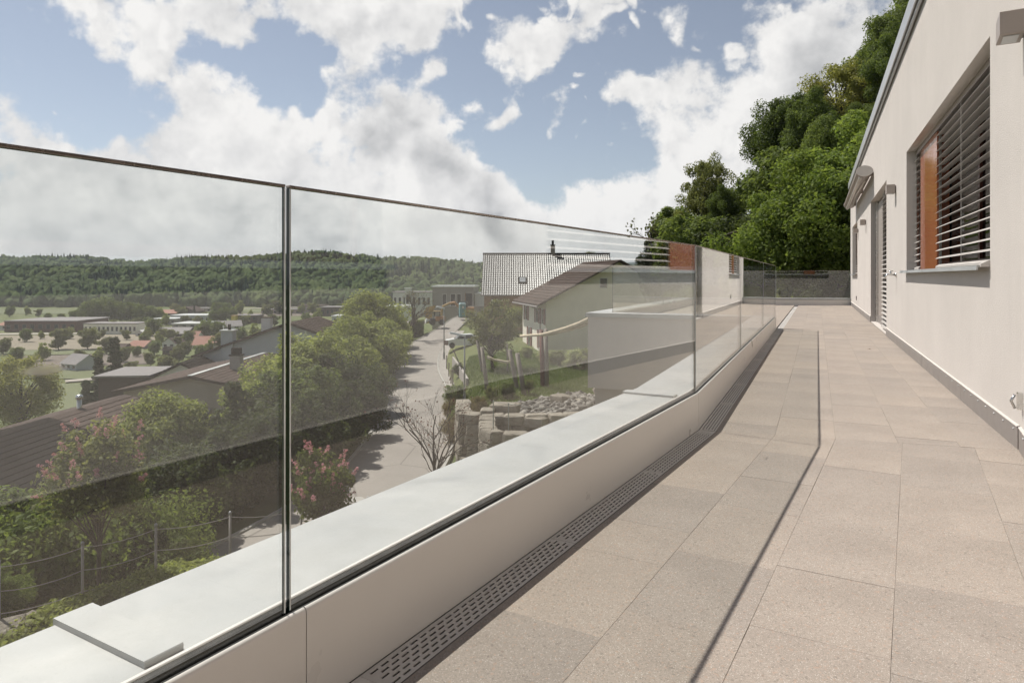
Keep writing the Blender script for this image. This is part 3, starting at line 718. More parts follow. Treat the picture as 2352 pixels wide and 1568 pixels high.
def sinhgrid(lo, hi, n, s):
    a, b = math.asinh(lo/s), math.asinh(hi/s); return s*np.sinh(np.linspace(a, b, n))
def drape(name, Xs, Ys, m, dz=0.0, fn=None, smooth=True):
    XX, YY = np.meshgrid(Xs, Ys); Z = (fn or T)(XX, YY)+dz
    wx = XX*math.cos(TH)-YY*math.sin(TH); wy = XX*math.sin(TH)+YY*math.cos(TH)
    V = np.stack([wx, wy, Z], -1).reshape(-1, 3); ny, nx = XX.shape
    i = np.arange(ny*nx).reshape(ny, nx)
    F = np.stack([i[:-1, :-1], i[:-1, 1:], i[1:, 1:], i[1:, :-1]], -1).reshape(-1, 4)
    return fastmesh(name, V, F, m, smooth)
def fastmesh(name, V, F, m, smooth=False):
    V = np.asarray(V, np.float32); F = np.asarray(F, np.int32); k = F.shape[1]
    me = bpy.data.meshes.new(name); me.vertices.add(len(V)); me.vertices.foreach_set('co', V.ravel())
    me.loops.add(F.size); me.loops.foreach_set('vertex_index', F.ravel())
    me.polygons.add(len(F)); me.polygons.foreach_set('loop_start', np.arange(len(F), dtype=np.int32)*k)
    for q in (m if isinstance(m, list) else [m]): me.materials.append(q)
    if smooth: me.polygons.foreach_set('use_smooth', np.ones(len(F), bool))
    me.update(calc_edges=True); return me
gx = np.concatenate([[-9000, -4000], sinhgrid(-1500, 700, 330, 12), [2500, 8000]]); gy = np.concatenate([[-3000, -300], sinhgrid(-60, 1500, 300, 14), [2500, 6000, 12000]])
def Tg(X, Y):
    Z = T(np.clip(X, -1500, 700), np.clip(Y, -60, 1500)); return np.where(Y > 2000, 10, Z)
obj('ground', drape('ground', gx, gy, M_ground, 0, Tg), kind='structure')
# far blue ridge
def ridge(X, Y):
    t = np.clip(1-np.abs(Y-4200)/900, 0, 1); return -20+95*t*(1+.18*np.sin(X/330)+.1*np.sin(X/120+1))
M_ridge = pm('far wooded ridge', (.040, .062, .038), .9, 0, .3, .02)
obj('far_hills', drape('far_hills', np.linspace(-3500, 3500, 120), np.linspace(3250, 5150, 14), M_ridge, 0, ridge), kind='structure')
# ------------------------------------------------------------------ lane
def mat_asphalt():
    m, k = newmat('worn asphalt')
    tc = k.new('ShaderNodeTexCoord').outputs['Object']
    n = k.noise(tc, .35, 7, .6); n2 = k.noise(tc, 60, 4, .7)
    c = k.mix(k.mrange(n, .3, .7, 0, 1), (.27, .245, .22), (.33, .30, .27))
    c = k.mix(k.mrange(n2, .4, .7, 0, .5), c, (.20, .18, .163))
    crk = k.vor(tc, .22, 'DISTANCE_TO_EDGE'); c = k.mix(k.mrange(crk, .004, .010, .35, 0), c, (.07, .065, .06))
    p = princ(k, c, .85, 0, .2, k.bump(n2, .3, .01)); k.l.new(p.outputs[0], k.out.inputs[0]); return m
M_asph = mat_asphalt()
M_kerb = pm('granite kerb', (.36, .34, .31), .8, 0, .15, 3, .3, 40, rnd=.1)
M_pav2 = pm('sidewalk concrete', (.27, .245, .22), .85, 0, .12, 1.2, .2, 40)
def strip(name, A, B, za, zb, m, **kw):
    V = [cw(p[0], p[1], z) for p, z in zip(A, za)]+[cw(p[0], p[1], z) for p, z in zip(B, zb)]; n = len(A)
    return obj(name, mkmesh(name, V, [(i, i+1, n+i+1, n+i) for i in range(n-1)], [m], True), **kw)
rv = (rr_-rl)/np.linalg.norm(rr_-rl, axis=1)[:, None]
rows = [rl+(rr_-rl)*t for t in (0, .25, .5, .75, 1)]
V = []; crown = (0, .04, .06, .04, 0)
for r, cz in zip(rows, crown): V += [cw(p[0], p[1], z+cz) for p, z in zip(r, rz_)]
n = len(rl); F = [(j*n+i, j*n+i+1, (j+1)*n+i+1, (j+1)*n+i) for j in range(4) for i in range(n-1)]
obj('lane_road', mkmesh('lane_road', V, F, [M_asph], True), kind='structure')
walk = strip('sidewalk', rr_[40:92]+rv[40:92]*.16, rr_[40:92]+rv[40:92]*1.25, rz_[40:92]+.11, rz_[40:92]+.12, M_pav2, kind='structure')
def kerb(side, sgn, w, h, i0, i1):
    par = bpy.data.objects.new('kerb', None); COL.objects.link(par); par['kind'] = 'structure'
    me = None
    pts = side[i0:i1]; zz = rz_[i0:i1]; seg = np.concatenate([[0], np.cumsum(np.linalg.norm(np.diff(pts, axis=0), axis=1))]); s = 0
    mb = MB(); mb.box(0, .97, 0, w, -.2, h, bev=.012); me = mb.mesh('kerbstone', M_kerb)
    while s+1 < seg[-1]:
        a = np.array([np.interp(s, seg, pts[:, q]) for q in (0, 1)]); b = np.array([np.interp(s+1, seg, pts[:, q]) for q in (0, 1)]); z = np.interp(s+.5, seg, zz)
        p0, p1 = cw(*a, z), cw(*b, z); d = p1-p0
        if sgn > 0:      # stones lie to the right of travel
            o = obj('kerbstone', me, par, tuple(p1), math.atan2(-d.y, -d.x))
        else: o = obj('kerbstone', me, par, tuple(p0), math.atan2(d.y, d.x))
        s += 1.0
    return par
kerb(rr_, 1, .15, .12, 24, 112); kerb(rl, -1, .16, .09, 10, 112)
# second gutter row of setts on the left edge
gut = strip('gutter', rl-rv*.02, rl+rv*.42, rz_+.018, rz_+.028, M_pav2, kind='structure')
# manhole cover ring on the lane
mh = px(818, 1128, 27.5); mh.z = -8.14
tag(MB().lathe([(.33, 0), (.33, .012), (.29, .014), (.0001, .012)], seg=24).obj('manhole_cover', M_kerb, loc=mh), 'round manhole cover in the lane behind the pink shrub', 'manhole')
# fields and tracks in the valley
M_soil = pm('ploughed field', (.205, .170, .120), .9, 0, .15, .06, .5, .9)
M_soil2 = pm('dark ploughed soil', (.140, .110, .086), .9, 0, .15, .08, .5, 1.2)
M_mead = pm('bright meadow', (.115, .128, .052), .9, 0, .18, .03, .4, 1.0)
M_track = pm('pale farm track', (.36, .32, .27), .9, 0, .1, .1)
def field(name, x0, x1, Y0, Y1, m, dz=.25, skew=0.0):
    nx, ny = 24, 12; XX = np.zeros((ny, nx)); YY = np.zeros((ny, nx))
    for j in range(ny):
        for i in range(nx):
            fx = i/(nx-1); Y = Y0+(Y1-Y0)*j/(ny-1)+skew*fx*100; x = x0+(x1-x0)*fx; XX[j, i] = (x-1176)/1568*Y; YY[j, i] = Y
    Z = T(XX, YY)+dz; V = [cw(XX[j, i], YY[j, i], Z[j, i]) for j in range(ny) for i in range(nx)]
    obj(name, mkmesh(name, V, [(j*nx+i, j*nx+i+1, (j+1)*nx+i+1, (j+1)*nx+i) for j in range(ny-1) for i in range(nx-1)], [m], True), kind='structure')
field('field', -80, 360, 282, 352, M_soil, .25, .1); field('field', 40, 340, 228, 262, M_soil2, .25, .12)
field('meadow', -80, 330, 263, 281, M_mead, .25, .1); field('meadow', 130, 330, 150, 196, M_mead, .3); field('meadow', -40, 300, 205, 224, M_mead, .3)
field('farm_track', 150, 420, 198, 202, M_track, .4, .2); field('farm_track', -60, 700, 358, 366, M_track, .3, .2); field('farm_track', 545, 760, 640, 652, M_track, .5, .5)
field('field', 545, 900, 530, 570, M_soil2, .3); field('meadow', 300, 900, 585, 640, M_mead, .3, .1); field('meadow', 620, 800, 395, 440, M_mead, .3); field('meadow', -60, 160, 560, 640, M_mead, .3)
# ------------------------------------------------------------------ foliage
def mat_leaf(name, c0, c1, c2=None, trans=.52, rough=.6):
    m, k = newmat(name)
    isl = k.new('ShaderNodeNewGeometry').outputs['Random Per Island']; oi = k.new('ShaderNodeObjectInfo').outputs['Random']
    tc = k.new('ShaderNodeTexCoord').outputs['Object']
    n = k.noise(tc, .9, 3, .6)
    c = k.mix(k.mrange(k.math('ADD', k.math('MULTIPLY', isl, .6), k.math('MULTIPLY', n, .6)), .25, .95, 0, 1), c0, c1)
    if c2: c = k.mix(k.mrange(isl, .84, .88, 0, 1), c, c2)
    c = k.vmath('SCALE', c, k.mrange(oi, 0, 1, .85, 1.15))
    p = princ(k, c, rough, 0, .18); t = k.new('ShaderNodeBsdfTranslucent'); k.l.new(k.mix(1, c, (1.2, 1.2, .75), 'MULTIPLY'), t.inputs[0])
    mx = k.new('ShaderNodeMixShader'); mx.inputs[0].default_value = trans; k.l.new(p.outputs[0], mx.inputs[1]); k.l.new(t.outputs[0], mx.inputs[2])
    k.l.new(mx.outputs[0], k.out.inputs[0]); return m
ML = dict(
 spring=mat_leaf('spring green leaf', (.185, .220, .060), (.335, .360, .125)),
 maple=mat_leaf('maple leaf', (.095, .145, .028), (.215, .265, .068)),
 mid=mat_leaf('mid green leaf', (.092, .130, .034), (.185, .225, .066)),
 dark=mat_leaf('dark green leaf', (.066, .098, .027), (.145, .182, .053)),
 yellow=mat_leaf('yellow green leaf', (.200, .205, .055), (.350, .345, .120)),
 olive=mat_leaf('olive leaf', (.115, .128, .048), (.215, .225, .092)),
 deep=mat_leaf('deep green leaf', (.036, .050, .018), (.085, .105, .036)),
 fir=mat_leaf('conifer needle', (.028, .042, .020), (.060, .080, .036), trans=.15),
 brown=mat_leaf('budding brown twig', (.150, .120, .075), (.250, .210, .130)),
 red=mat_leaf('dark red leaf', (.065, .024, .020), (.140, .055, .042)),
 silver=mat_leaf('pale grey green leaf', (.240, .270, .140), (.390, .410, .235)),
 hedge=mat_leaf('clipped hedge leaf', (.080, .105, .030), (.160, .185, .058)),
 pink=mat_leaf('lilac blossom', (.50, .22, .28), (.66, .38, .43), trans=.3))
M_bark = pm('tree bark', (.075, .058, .045), .9, 0, .25, 6, .6, 25)
M_barkd = pm('dark bark', (.040, .032, .026), .9, 0, .25, 6, .6, 25)
def leaf_cloud(C, Rr, per, size, r, flat=.0, up=.25, core=.35):
    """quads scattered in clumps. C (n,3) centres, Rr (n,) radii"""
    n = len(C); N = n*per
    d = r.normal(size=(N, 3)); d /= np.linalg.norm(d, axis=1)[:, None]
    rad = (core+(1-core)*r.random(N)**.6)
    ci = np.repeat(np.arange(n), per)
    P = C[ci]+d*(Rr[ci]*rad)[:, None]*np.array([1, 1, 1-flat])
    nr = d+r.normal(size=(N, 3))*.75; nr[:, 2] += up; nr /= np.linalg.norm(nr, axis=1)[:, None]
    t = np.cross(nr, r.normal(size=(N, 3))); t /= np.linalg.norm(t, axis=1)[:, None]; b = np.cross(nr, t)
    s = size*(.65+.7*r.random(N))[:, None]
    V = np.stack([P-t*s, P-b*s*.52+nr*s*.12, P+t*s, P+b*s*.52+nr*s*.12], 1).reshape(-1, 3)
    F = np.arange(N*4).reshape(-1, 4); return V, F
def crown_pts(r, nc, rx, rz, cz, cr, top=1.0, jit=.25, hollow=.55, shape='round'):
    out = []
    while len(out) < nc:
        d = r.normal(size=3); d /= np.linalg.norm(d); q = hollow+(1-hollow)*r.random()
        p = d*q
        if shape == 'cone':
            h = r.random()**1.3; a = r.random()*6.283; w = (1-h)*(.55+.45*r.random()); p = np.array([math.cos(a)*w, math.sin(a)*w, h*2-1])
        if shape == 'dome' and p[2] < -.35: continue
        p = p*(1+r.normal()*jit*.4)*.80
        out.append((p[0]*rx, p[1]*rx, cz+p[2]*rz))
    C = np.array(out); Rr = cr*(.6+.8*r.random(len(C))); return C, Rr
def limbs(mb, base, targets, r0, r, split=.35):
    base = Vector(base)
    for t in targets:
        t = Vector(t); st = base.lerp(Vector((base.x, base.y, t.z)), split*.6*r.random()); mid = st.lerp(t, .5)+Vector((r.normal()*.12, r.normal()*.12, .12))*(t-st).length*.5
        mb.tube([st, st.lerp(mid, .5)+Vector((0, 0, .02)), mid, mid.lerp(t, .55), t], [r0*.62, r0*.5, r0*.36, r0*.22, r0*.06], 5, caps=False)
PROTO = {}
def proto(key, seed, H, rx, leaf, per, nc, lm, trunk_h, tr, cr=.33, shape='round', hollow=.5, flat=.1, bark=None, nl=14, jit=.25, core=.3, up=.25, crown0=None):
    r = np.random.default_rng(seed); c0 = trunk_h if crown0 is None else crown0
    rz = (H-c0)/2; C, Rr = crown_pts(r, nc, rx, rz, c0+rz, rx*cr, jit=jit, hollow=hollow, shape=shape)
    V, F = leaf_cloud(C, Rr, per, leaf, r, flat, up, core); cm = fastmesh('crown', V, F, ML[lm])
    mb = MB(); lean = (r.normal()*.04*H, r.normal()*.04*H)
    top = (lean[0], lean[1], c0+rz*(1.5 if shape == 'cone' else .9))
    mb.tube([(0, 0, -.5), (0, 0, .0), (lean[0]*.3, lean[1]*.3, c0*.6), (lean[0]*.6, lean[1]*.6, c0+rz*.3), top], [tr*1.35, tr*1.1, tr*.9, tr*.6, tr*.2], 7, caps=False)
    sel = C[r.permutation(len(C))[:nl]]
    for q in sel:
        zb = c0*.75+r.random()*max(.1, (q[2]-c0*.75)*.6)
        limbs(mb, (lean[0]*.4, lean[1]*.4, zb), [q], tr*.75, r)
    tm = mb.mesh('trunk', bark or M_bark, True); PROTO[key] = (tm, cm, H, rx)
def plant(key, pos, label, s=1.0, rz=None, cat='tree', group=None, name='tree', sx=None, sz=None):
    tm, cm, H, rx = PROTO[key]
    t = thing(name, label, cat, tuple(pos), random.uniform(0, 6.28) if rz is None else rz, group)
    a = obj('trunk', tm, t); b = obj('crown', cm, t); t.scale = ((sx or s), (sx or s), (sz or s)); return t
proto('broad', 11, 9, 3.6, .10, 560, 80, 'mid', 2.2, .20, cr=.27, jit=.45, up=.5)
proto('broad2', 12, 9, 3.4, .10, 560, 80, 'dark', 2.0, .20, jit=.45, cr=.27, up=.5)
proto('spring', 13, 8, 3.6, .14, 240, 80, 'spring', 1.8, .18, jit=.45, cr=.27, up=.7)
proto('yellow', 14, 9, 3.6, .10, 300, 62, 'yellow', 2.6, .24, cr=.22, hollow=.62, bark=M_barkd, nl=40, jit=.35, up=.5)
proto('shrub', 15, 3.2, 1.7, .080, 210, 84, 'mid', .25, .05, crown0=.0, jit=.5, cr=.27, hollow=.55, core=.45, up=.8, nl=24)
proto('shrubs', 16, 3.2, 1.7, .080, 210, 84, 'spring', .25, .05, crown0=.0, jit=.5, cr=.27, hollow=.55, core=.45, up=.9, nl=24)
proto('shrubd', 17, 3.2, 1.7, .080, 210, 84, 'deep', .25, .05, crown0=.0, jit=.5, cr=.27, hollow=.55, core=.45, up=.5, nl=24)
proto('shrubb', 18, 3.0, 1.6, .06, 150, 70, 'brown', .25, .04, crown0=.0, nl=40)
proto('silver', 19, 3.2, 1.8, .080, 210, 84, 'silver', .25, .05, crown0=.0, jit=.5, cr=.27, hollow=.55, core=.45, up=.9, nl=24)
proto('maple', 20, 5.5, 2.5, .080, 420, 80, 'maple', .5, .09, crown0=.15, jit=.6, cr=.24, hollow=.5, up=.5)
proto('fir', 21, 11, 2.1, .20, 90, 110, 'fir', 1.0, .16, cr=.22, shape='cone', hollow=.2, flat=.55, nl=8, up=.1)
proto('cypress', 22, 8, 1.25, .13, 120, 90, 'fir', .3, .10, cr=.30, shape='cone', hollow=.3, nl=5)
proto('olive', 23, 6.5, 2.6, .075, 190, 95, 'olive', .8, .12, cr=.18, jit=.7, hollow=.5, bark=M_barkd, nl=60)
proto('wispy', 24, 8, 3.4, .10, 130, 80, 'olive', 1.2, .16, cr=.20, jit=.5, hollow=.5, nl=50)
proto('far', 25, 12, 5.0, .42, 110, 60, 'mid', 1.0, .3, nl=5, crown0=.2, jit=.6, up=.6)
proto('far2', 26, 12, 5.0, .42, 100, 60, 'olive', 1.2, .3, nl=10, cr=.26, crown0=.5, jit=.6, up=.6)
proto('far3', 30, 12, 4.2, .42, 100, 55, 'spring', 1.0, .3, nl=8, cr=.28, crown0=.3, jit=.7, up=.6)
proto('leafy', 28, 3.2, 1.7, .055, 330, 90, 'mid', .25, .05, crown0=.0, jit=.35)
proto('leafyd', 29, 3.2, 1.7, .050, 300, 90, 'deep', .25, .05, crown0=.0, jit=.35)
proto('red', 27, 3.0, 1.6, .08, 220, 60, 'red', .25, .05, crown0=.0)
# ------------------------------------------------------------------ wooded hill across the valley (one mass)
def forest():
    r = np.random.default_rng(5)
    ico = bmesh.new(); bmesh.ops.create_icosphere(ico, subdivisions=2, radius=1); ico.verts.ensure_lookup_table()
    bv = np.array([v.co[:] for v in ico.verts]); bf = np.array([[v.index for v in f.verts] for f in ico.faces]); ico.free()
    variants = []
    for s in range(8):
        q = np.array([1+.75*(noise.noise(Vector(p)*2.1+Vector((s*7.1, 0, 0))))+.30*noise.noise(Vector(p)*5+Vector((s*3.3, 9, 0))) for p in bv]); variants.append(bv*q[:, None])
    P = []
    for Y in np.arange(694, 1075, 8.0):
        xs = np.arange(-Y*.82, Y*.35, 8.0)
        for X in xs:
            P.append((X+r.uniform(-6, 6), Y+r.uniform(-7, 7)))
    P = np.array(P); Z = T(P[:, 0], P[:, 1])
    patch = np.array([noise.noise(Vector((p[0]/90, p[1]/60, 3))) for p in P])
    out = {'a': ([], [], 0), 'b': ([], [], 0)}
    VA = {'a': [], 'b': []}; FA = {'a': [], 'b': []}; cnt = {'a': 0, 'b': 0}
    for (X, Y), z, pa in zip(P, Z, patch):
        edge = 1.0
        con = pa+r.normal()*.22 > .30
        v = variants[r.integers(8)]; a = r.uniform(0, 6.28)
        if con: sx, sz = r.uniform(2.6, 3.8), r.uniform(7.5, 11)
        else: sx, sz = r.uniform(3.6, 7.4), r.uniform(4.6, 9.2)
        w = v*np.array([sx, sx, sz])
        if con: w[:, :2] *= np.clip(1.15-(v[:, 2:3]+1)*.52, .08, 1.2)
        ca, sa = math.cos(a), math.sin(a)
        x = w[:, 0]*ca-w[:, 1]*sa; y = w[:, 0]*sa+w[:, 1]*ca
        c = cw(X, Y, z+sz*.75); k = 'b' if con else 'a'
        VA[k].append(np.stack([x+c.x, y+c.y, w[:, 2]+c.z], 1)); FA[k].append(bf+cnt[k]); cnt[k] += len(bv)
    def fm(name, c0, c1):
        m, k = newmat(name); isl = k.new('ShaderNodeNewGeometry').outputs['Random Per Island']; tc = k.new('ShaderNodeTexCoord').outputs['Object']
        n = k.noise(tc, .55, 5, .7)
        big = k.noise(tc, .013, 4, .6)
        c = k.mix(k.math('ADD', k.math('MULTIPLY', isl, .55), k.mrange(big, .35, .65, -.1, .55)), c0, c1); c = k.mix(k.mrange(n, .48, .66, 0, .6), c, tuple(q*.45 for q in c0))
        p = princ(k, c, .9, 0, .1, k.bump(n, 1.0, 2.2)); k.l.new(p.outputs[0], k.out.inputs[0]); return m
    obj('hill_forest', fastmesh('hill_forest', np.concatenate(VA['a']), np.concatenate(FA['a']), fm('far broadleaf crowns', (.055, .088, .030), (.125, .155, .055)), False), kind='stuff', label='dense broadleaf wood covering the hill across the valley')
    obj('hill_conifers', fastmesh('hill_conifers', np.concatenate(VA['b']), np.concatenate(FA['b']), fm('far conifer crowns', (.028, .046, .022), (.052, .078, .034)), False), kind='stuff', label='dark conifers scattered through the far hillside wood')
forest()
# ------------------------------------------------------------------ buildings
M_w_blue = pm('pale blue grey render', (.44, .46, .46), .85, 0, .05, .8, .1, 30)
M_w_beige = pm('taupe render', (.34, .285, .255), .85, 0, .06, .8, .1, 30)
M_w_cream = pm('cream render', (.80, .74, .64), .85, 0, .06, .7, .1, 30)
M_w_grey = pm('grey render', (.30, .28, .255), .85, 0, .06, .8, .1, 30)
M_w_white = pm('white render', (.62, .61, .58), .85, 0, .05, .8)
M_w_dark = pm('dark timber cladding', (.060, .042, .034), .8, 0, .2, 3, .3, 20)
M_w_red = pm('barn red brown cladding', (.105, .048, .038), .8, 0, .2, 2)
M_wood = pm('larch cladding', (.27, .155, .085), .75, 0, .2, 3, .3, 25)
M_r_brown = pm('brown tile roof', (.085, .062, .052), .85, 0, .18, 2, .5, 14, dirt=.3, spec=.08)
M_r_dark = pm('dark brown shingle', (.020, .016, .014), .95, 0, .2, 3, .6, 16, spec=.05)
M_r_grey = pm('grey roof', (.20, .18, .175), .8, 0, .12, 1, .3, 10)
M_r_red = pm('red clay roof', (.27, .115, .075), .8, 0, .15, 1.5, .4, 10)
M_zinc = pm('bright zinc', (.60, .60, .58), .35, .6, .1, 2)
M_glassd = pm('dark window glass', (.03, .035, .04), .08, 0, .3, 1)
M_shut = pm('red brown shutter', (.16, .062, .050), .7, 0, .1, 8)
M_conc2 = pm('raw concrete', (.33, .30, .275), .9, 0, .1, .8, .3, 20)
def bld_window(par, x, z, w, h, y, rotz=0, m=None, frame=True, mat=None, side='front'):
    """window on a wall plane: front wall faces -y, left wall faces -x (x is then the y position)"""
    def T2(a, d, zz): return (a, y-d, zz) if side == 'front' else (y-d, a, zz)
    mb = MB()
    f = .06
    for a0, a1, z0, z1 in ((x-w/2, x-w/2+f, z, z+h), (x+w/2-f, x+w/2, z, z+h), (x-w/2+f, x+w/2-f, z, z+f), (x-w/2+f, x+w/2-f, z+h-f, z+h)):
        vs = [T2(a, d, zz) for zz in (z0, z1) for a, d in ((a0, .05), (a1, .05), (a1, -.02), (a0, -.02))]; mb.poly(vs, [(3, 2, 1, 0), (4, 5, 6, 7), (0, 1, 5, 4), (1, 2, 6, 5), (2, 3, 7, 6), (3, 0, 4, 7)])
    o = mb.obj('window', mat or M_w_white, par)
    MB().quad(T2(x-w/2+f, .015, z+f), T2(x+w/2-f, .015, z+f), T2(x+w/2-f, .015, z+h-f), T2(x-w/2+f, .015, z+h-f)).obj('pane', M_glassd, o)
    return o
def gable_house(name, label, X, Y, zg, L, wl, wr, he, hr, rot, mw, mr, over=.45, cat='house', group=None, th=.18):
    """gable end faces the viewer side (local -y) at y=0; ridge along local +y; left half width wl, right half wr"""
    t = thing(name, label, cat, tuple(cw(X, Y, zg)), TH+rot, group)
    hl = hr-(hr-he)*1.0
    mb = MB(); prof = [(-wl, 0), (wr, 0), (wr, he if wr >= wl else hr-(hr-he)*wr/wl), (0, hr), (-wl, he if wl >= wr else hr-(hr-he)*wl/wr)]
    n = 5; vs = [(x, y, z) for y in (0, L) for x, z in prof]
    mb.poly(vs, [(0, 1, 2, 3, 4), (9, 8, 7, 6, 5), (1, 0, 5, 6), (2, 1, 6, 7), (0, 4, 9, 5)]); mb.obj('wall', mw, t)
    rf = MB(); sl_l = (hr-prof[4][1])/wl; sl_r = (hr-prof[2][1])/wr
    xl, zl = -wl-over, prof[4][1]-over*sl_l; xr, zr = wr+over, prof[2][1]-over*sl_r
    e = .02
    for xa, za in ((xl, zl), (xr, zr)):
        vs = [(0, -over, hr+e), (0, L+over, hr+e), (xa, L+over, za+e), (xa, -over, za+e)]; vs += [(x, y, z+th) for x, y, z in vs]
        rf.poly(vs, [(3, 2, 1, 0), (4, 5, 6, 7), (0, 1, 5, 4), (1, 2, 6, 5), (2, 3, 7, 6), (3, 0, 4, 7)])
    r = rf.obj('roof', mr, t)
    if over > 0:
        for xa, za in ((xl, zl), (xr, zr)):
            n_ = max(6, int(math.hypot(xa, hr-za)/.36))
            for i in range(n_):
                f0, f1 = i/n_, (i+1)/n_
                p0 = (xa*(1-f0), za+(hr-za)*f0+e+th); p1 = (xa*(1-f1), za+(hr-za)*f1+e+th); sg = 1 if xa > 0 else -1; j = random.uniform(-.008, .008)
                MB().poly([(p0[0]+sg*.03, -over-.02, p0[1]+.028+j), (p0[0]+sg*.03, L+over+.02, p0[1]+.028-j), (p1[0], L+over+.02, p1[1]+.006), (p1[0], -over-.02, p1[1]+.006), (p0[0]+sg*.03, -over-.02, p0[1]-.02), (p0[0]+sg*.03, L+over+.02, p0[1]-.02)], [(0, 1, 2, 3), (4, 5, 1, 0)]).obj('tile_course', mr, r)
    return t, r
def flat_house(name, label, X, Y, zg, W, D, H, rot, mw, mr, cat='building', group=None, over=.15, th=.25):
    t = thing(name, label, cat, tuple(cw(X, Y, zg)), TH+rot, group)
    MB().box(-W/2, W/2, 0, D, -3, H).obj('wall', mw, t)
    MB().box(-W/2-over, W/2+over, -over, D+over, H+.002, H+th).obj('roof', mr, t); return t
def chimney(par, x, y, z0, z1, w, d, m, cap=M_zinc):
    o = MB().box(x-w/2, x+w/2, y-d/2, y+d/2, z0, z1).obj('chimney', m, par)
    MB().box(x-w/2-.06, x+w/2+.06, y-d/2-.06, y+d/2+.06, z1+.001, z1+.08).obj('chimney_cap', cap, o)
    return o
# brown-roofed house at lower left: ridge runs away from the viewer
t, r = gable_house('bungalow', 'dark brown shingled roof of the nearest bungalow at lower left', -21.2, 17, -10.45, 13.8, 4.0, 4.2, 3.4, 4.65, 0, M_w_dark, M_r_dark, .4)
t, r = gable_house('bungalow', 'brown tiled bungalow roof with steel flue and pale eave strip at left', -21.2, 31.3, -10.45, 5.8, 3.6, 2.0, 3.7, 4.62, 0, M_w_beige, M_r_brown, .3)
MB().box(1.2, 4.2, -.1, 5.9, 3.52, 3.60).obj('flat_eave', M_r_grey, t)
f = MB().tube([(-.1, 2.3, 4.3), (-.1, 2.3, 5.25)], .11, 12).obj('flue', M_zinc, t, True); MB().lathe([(.11, 5.26), (.17, 5.27), (.17, 5.42), (.06, 5.48)], -.1, 2.3, 12).obj('flue_cap', M_steel, f, True)
# taupe house with wide gable
t, r = gable_house('gabled_house', 'taupe house with wide low gable and white ridge strip left of the hedge', -21, 45, -10.3, 12.5, 4.6, 3.6, 3.55, 4.45, 0, M_w_beige, M_r_brown, .5)
MB().box(-.16, .16, -.5, 13.0, 4.66, 4.70).obj('ridge_strip', M_zinc, r)
c = chimney(r, 1.15, 4.2, 4.0, 5.45, .75, .6, M_conc2, M_r_dark); MB().box(.85, 1.45, 3.95, 4.45, 5.55, 6.0).obj('chimney_pot', M_r_dark, c)
MB().poly([(-1.2, -.9, 1.95), (1.2, -.9, 1.95), (1.2, 0.0, 2.5), (-1.2, 0.0, 2.5), (-1.2, -.9, 1.88), (1.2, -.9, 1.88), (1.2, .0, 2.4), (-1.2, .0, 2.4)], [(0, 1, 2, 3), (7, 6, 5, 4), (0, 4, 5, 1), (1, 5, 6, 2), (3, 2, 6, 7), (0, 3, 7, 4)]).obj('canopy', M_r_grey, t)
bld_window(t, 0, .3, 1.2, 1.4, 0)
t, r = gable_house('gabled_house', 'small pale gable with dark side wing behind the taupe house', -27.6, 57, -12.5, 6, 2.6, 2.6, 4.7, 6.0, .12, M_w_white, M_r_dark, .35)
MB().box(-6.6, -2.62, .2, 5.6, 0, 5.0).obj('side_wing', M_w_dark, t); MB().box(-6.9, -2.5, -.1, 5.9, 5.002, 5.15).obj('wing_roof', M_r_grey, t)
# pale blue house with long sloping verge
t, r = gable_house('gabled_house', 'pale blue rendered house with long brown sloping verge and two chimneys', -20.2, 62, -11, 8.6, 8.2, 3.4, 4.65, 7.5, 0, M_w_blue, M_r_brown, .5)
c = MB().box(-6.1, -5.05, -.35, .55, 0, 6.9).obj('chimney', M_w_blue, t); MB().box(-6.2, -4.95, -.45, .65, 6.902, 7.0).obj('chimney_cap', M_zinc, c)
MB().tube([(-5.5, .1, 7.0), (-5.5, .1, 7.5)], .14, 8).obj('chimney_pot', M_r_dark, c)
c = chimney(r, -3.2, 3.2, 5.8, 7.9, .85, .7, M_w_white, M_r_brown)
bld_window(t, -7.2, 3.0, 1.0, 1.1, 0); bld_window(t, -1.2, 3.6, 1.2, 1.3, 0)
MB().box(-4.9, -.2, -.02, .0, 2.4, 2.75).obj('grey_band', M_r_grey, t)
for i in range(12): MB().box(.0, 4.0, i*.78-.2, i*.78-.16, 0, .06).obj('roof_batten', M_r_dark, r) if False else None
sl_r = (7.5-(7.5-2.85*3.4/8.2))/3.4
for i in range(12):
    y = -.45+i*.8; vs = []
    for x in (0.1, 3.85):
        z = 7.5-sl_r*x+.2
        vs += [(x, y, z), (x, y+.07, z), (x, y+.07, z+.07), (x, y, z+.07)]
    MB().poly(vs, [(0, 1, 5, 4), (1, 2, 6, 5), (2, 3, 7, 6), (3, 0, 4, 7), (3, 2, 1, 0), (4, 5, 6, 7)]).obj('roof_batten', M_r_brown, r)
fg = thing('flagpole', 'thin white flagpole with furled flag left of the pale blue house', 'flagpole', tuple(cw(-41, 97, -18)))
MB().tube([(0, 0, 0), (0, 0, 11.6)], [.09, .05], 8).obj('pole', M_w_white, fg); MB().lathe([(.01, 11.6), (.14, 11.7), (.01, 11.85)], seg=8).obj('finial', M_zinc, fg)
MB().poly([(.06, 0, 7.8), (.5, .05, 7.3), (.35, .1, 5.9), (.06, 0, 5.6)], [(0, 1, 2, 3)]).poly([(.06, 0, 7.8), (.3, -.15, 7.2), (.2, -.15, 5.8), (.06, 0, 5.6)], [(0, 1, 2, 3)]).obj('flag', pm('blue red flag', (.16, .15, .32), .8, 0, .6, 1.5), fg)
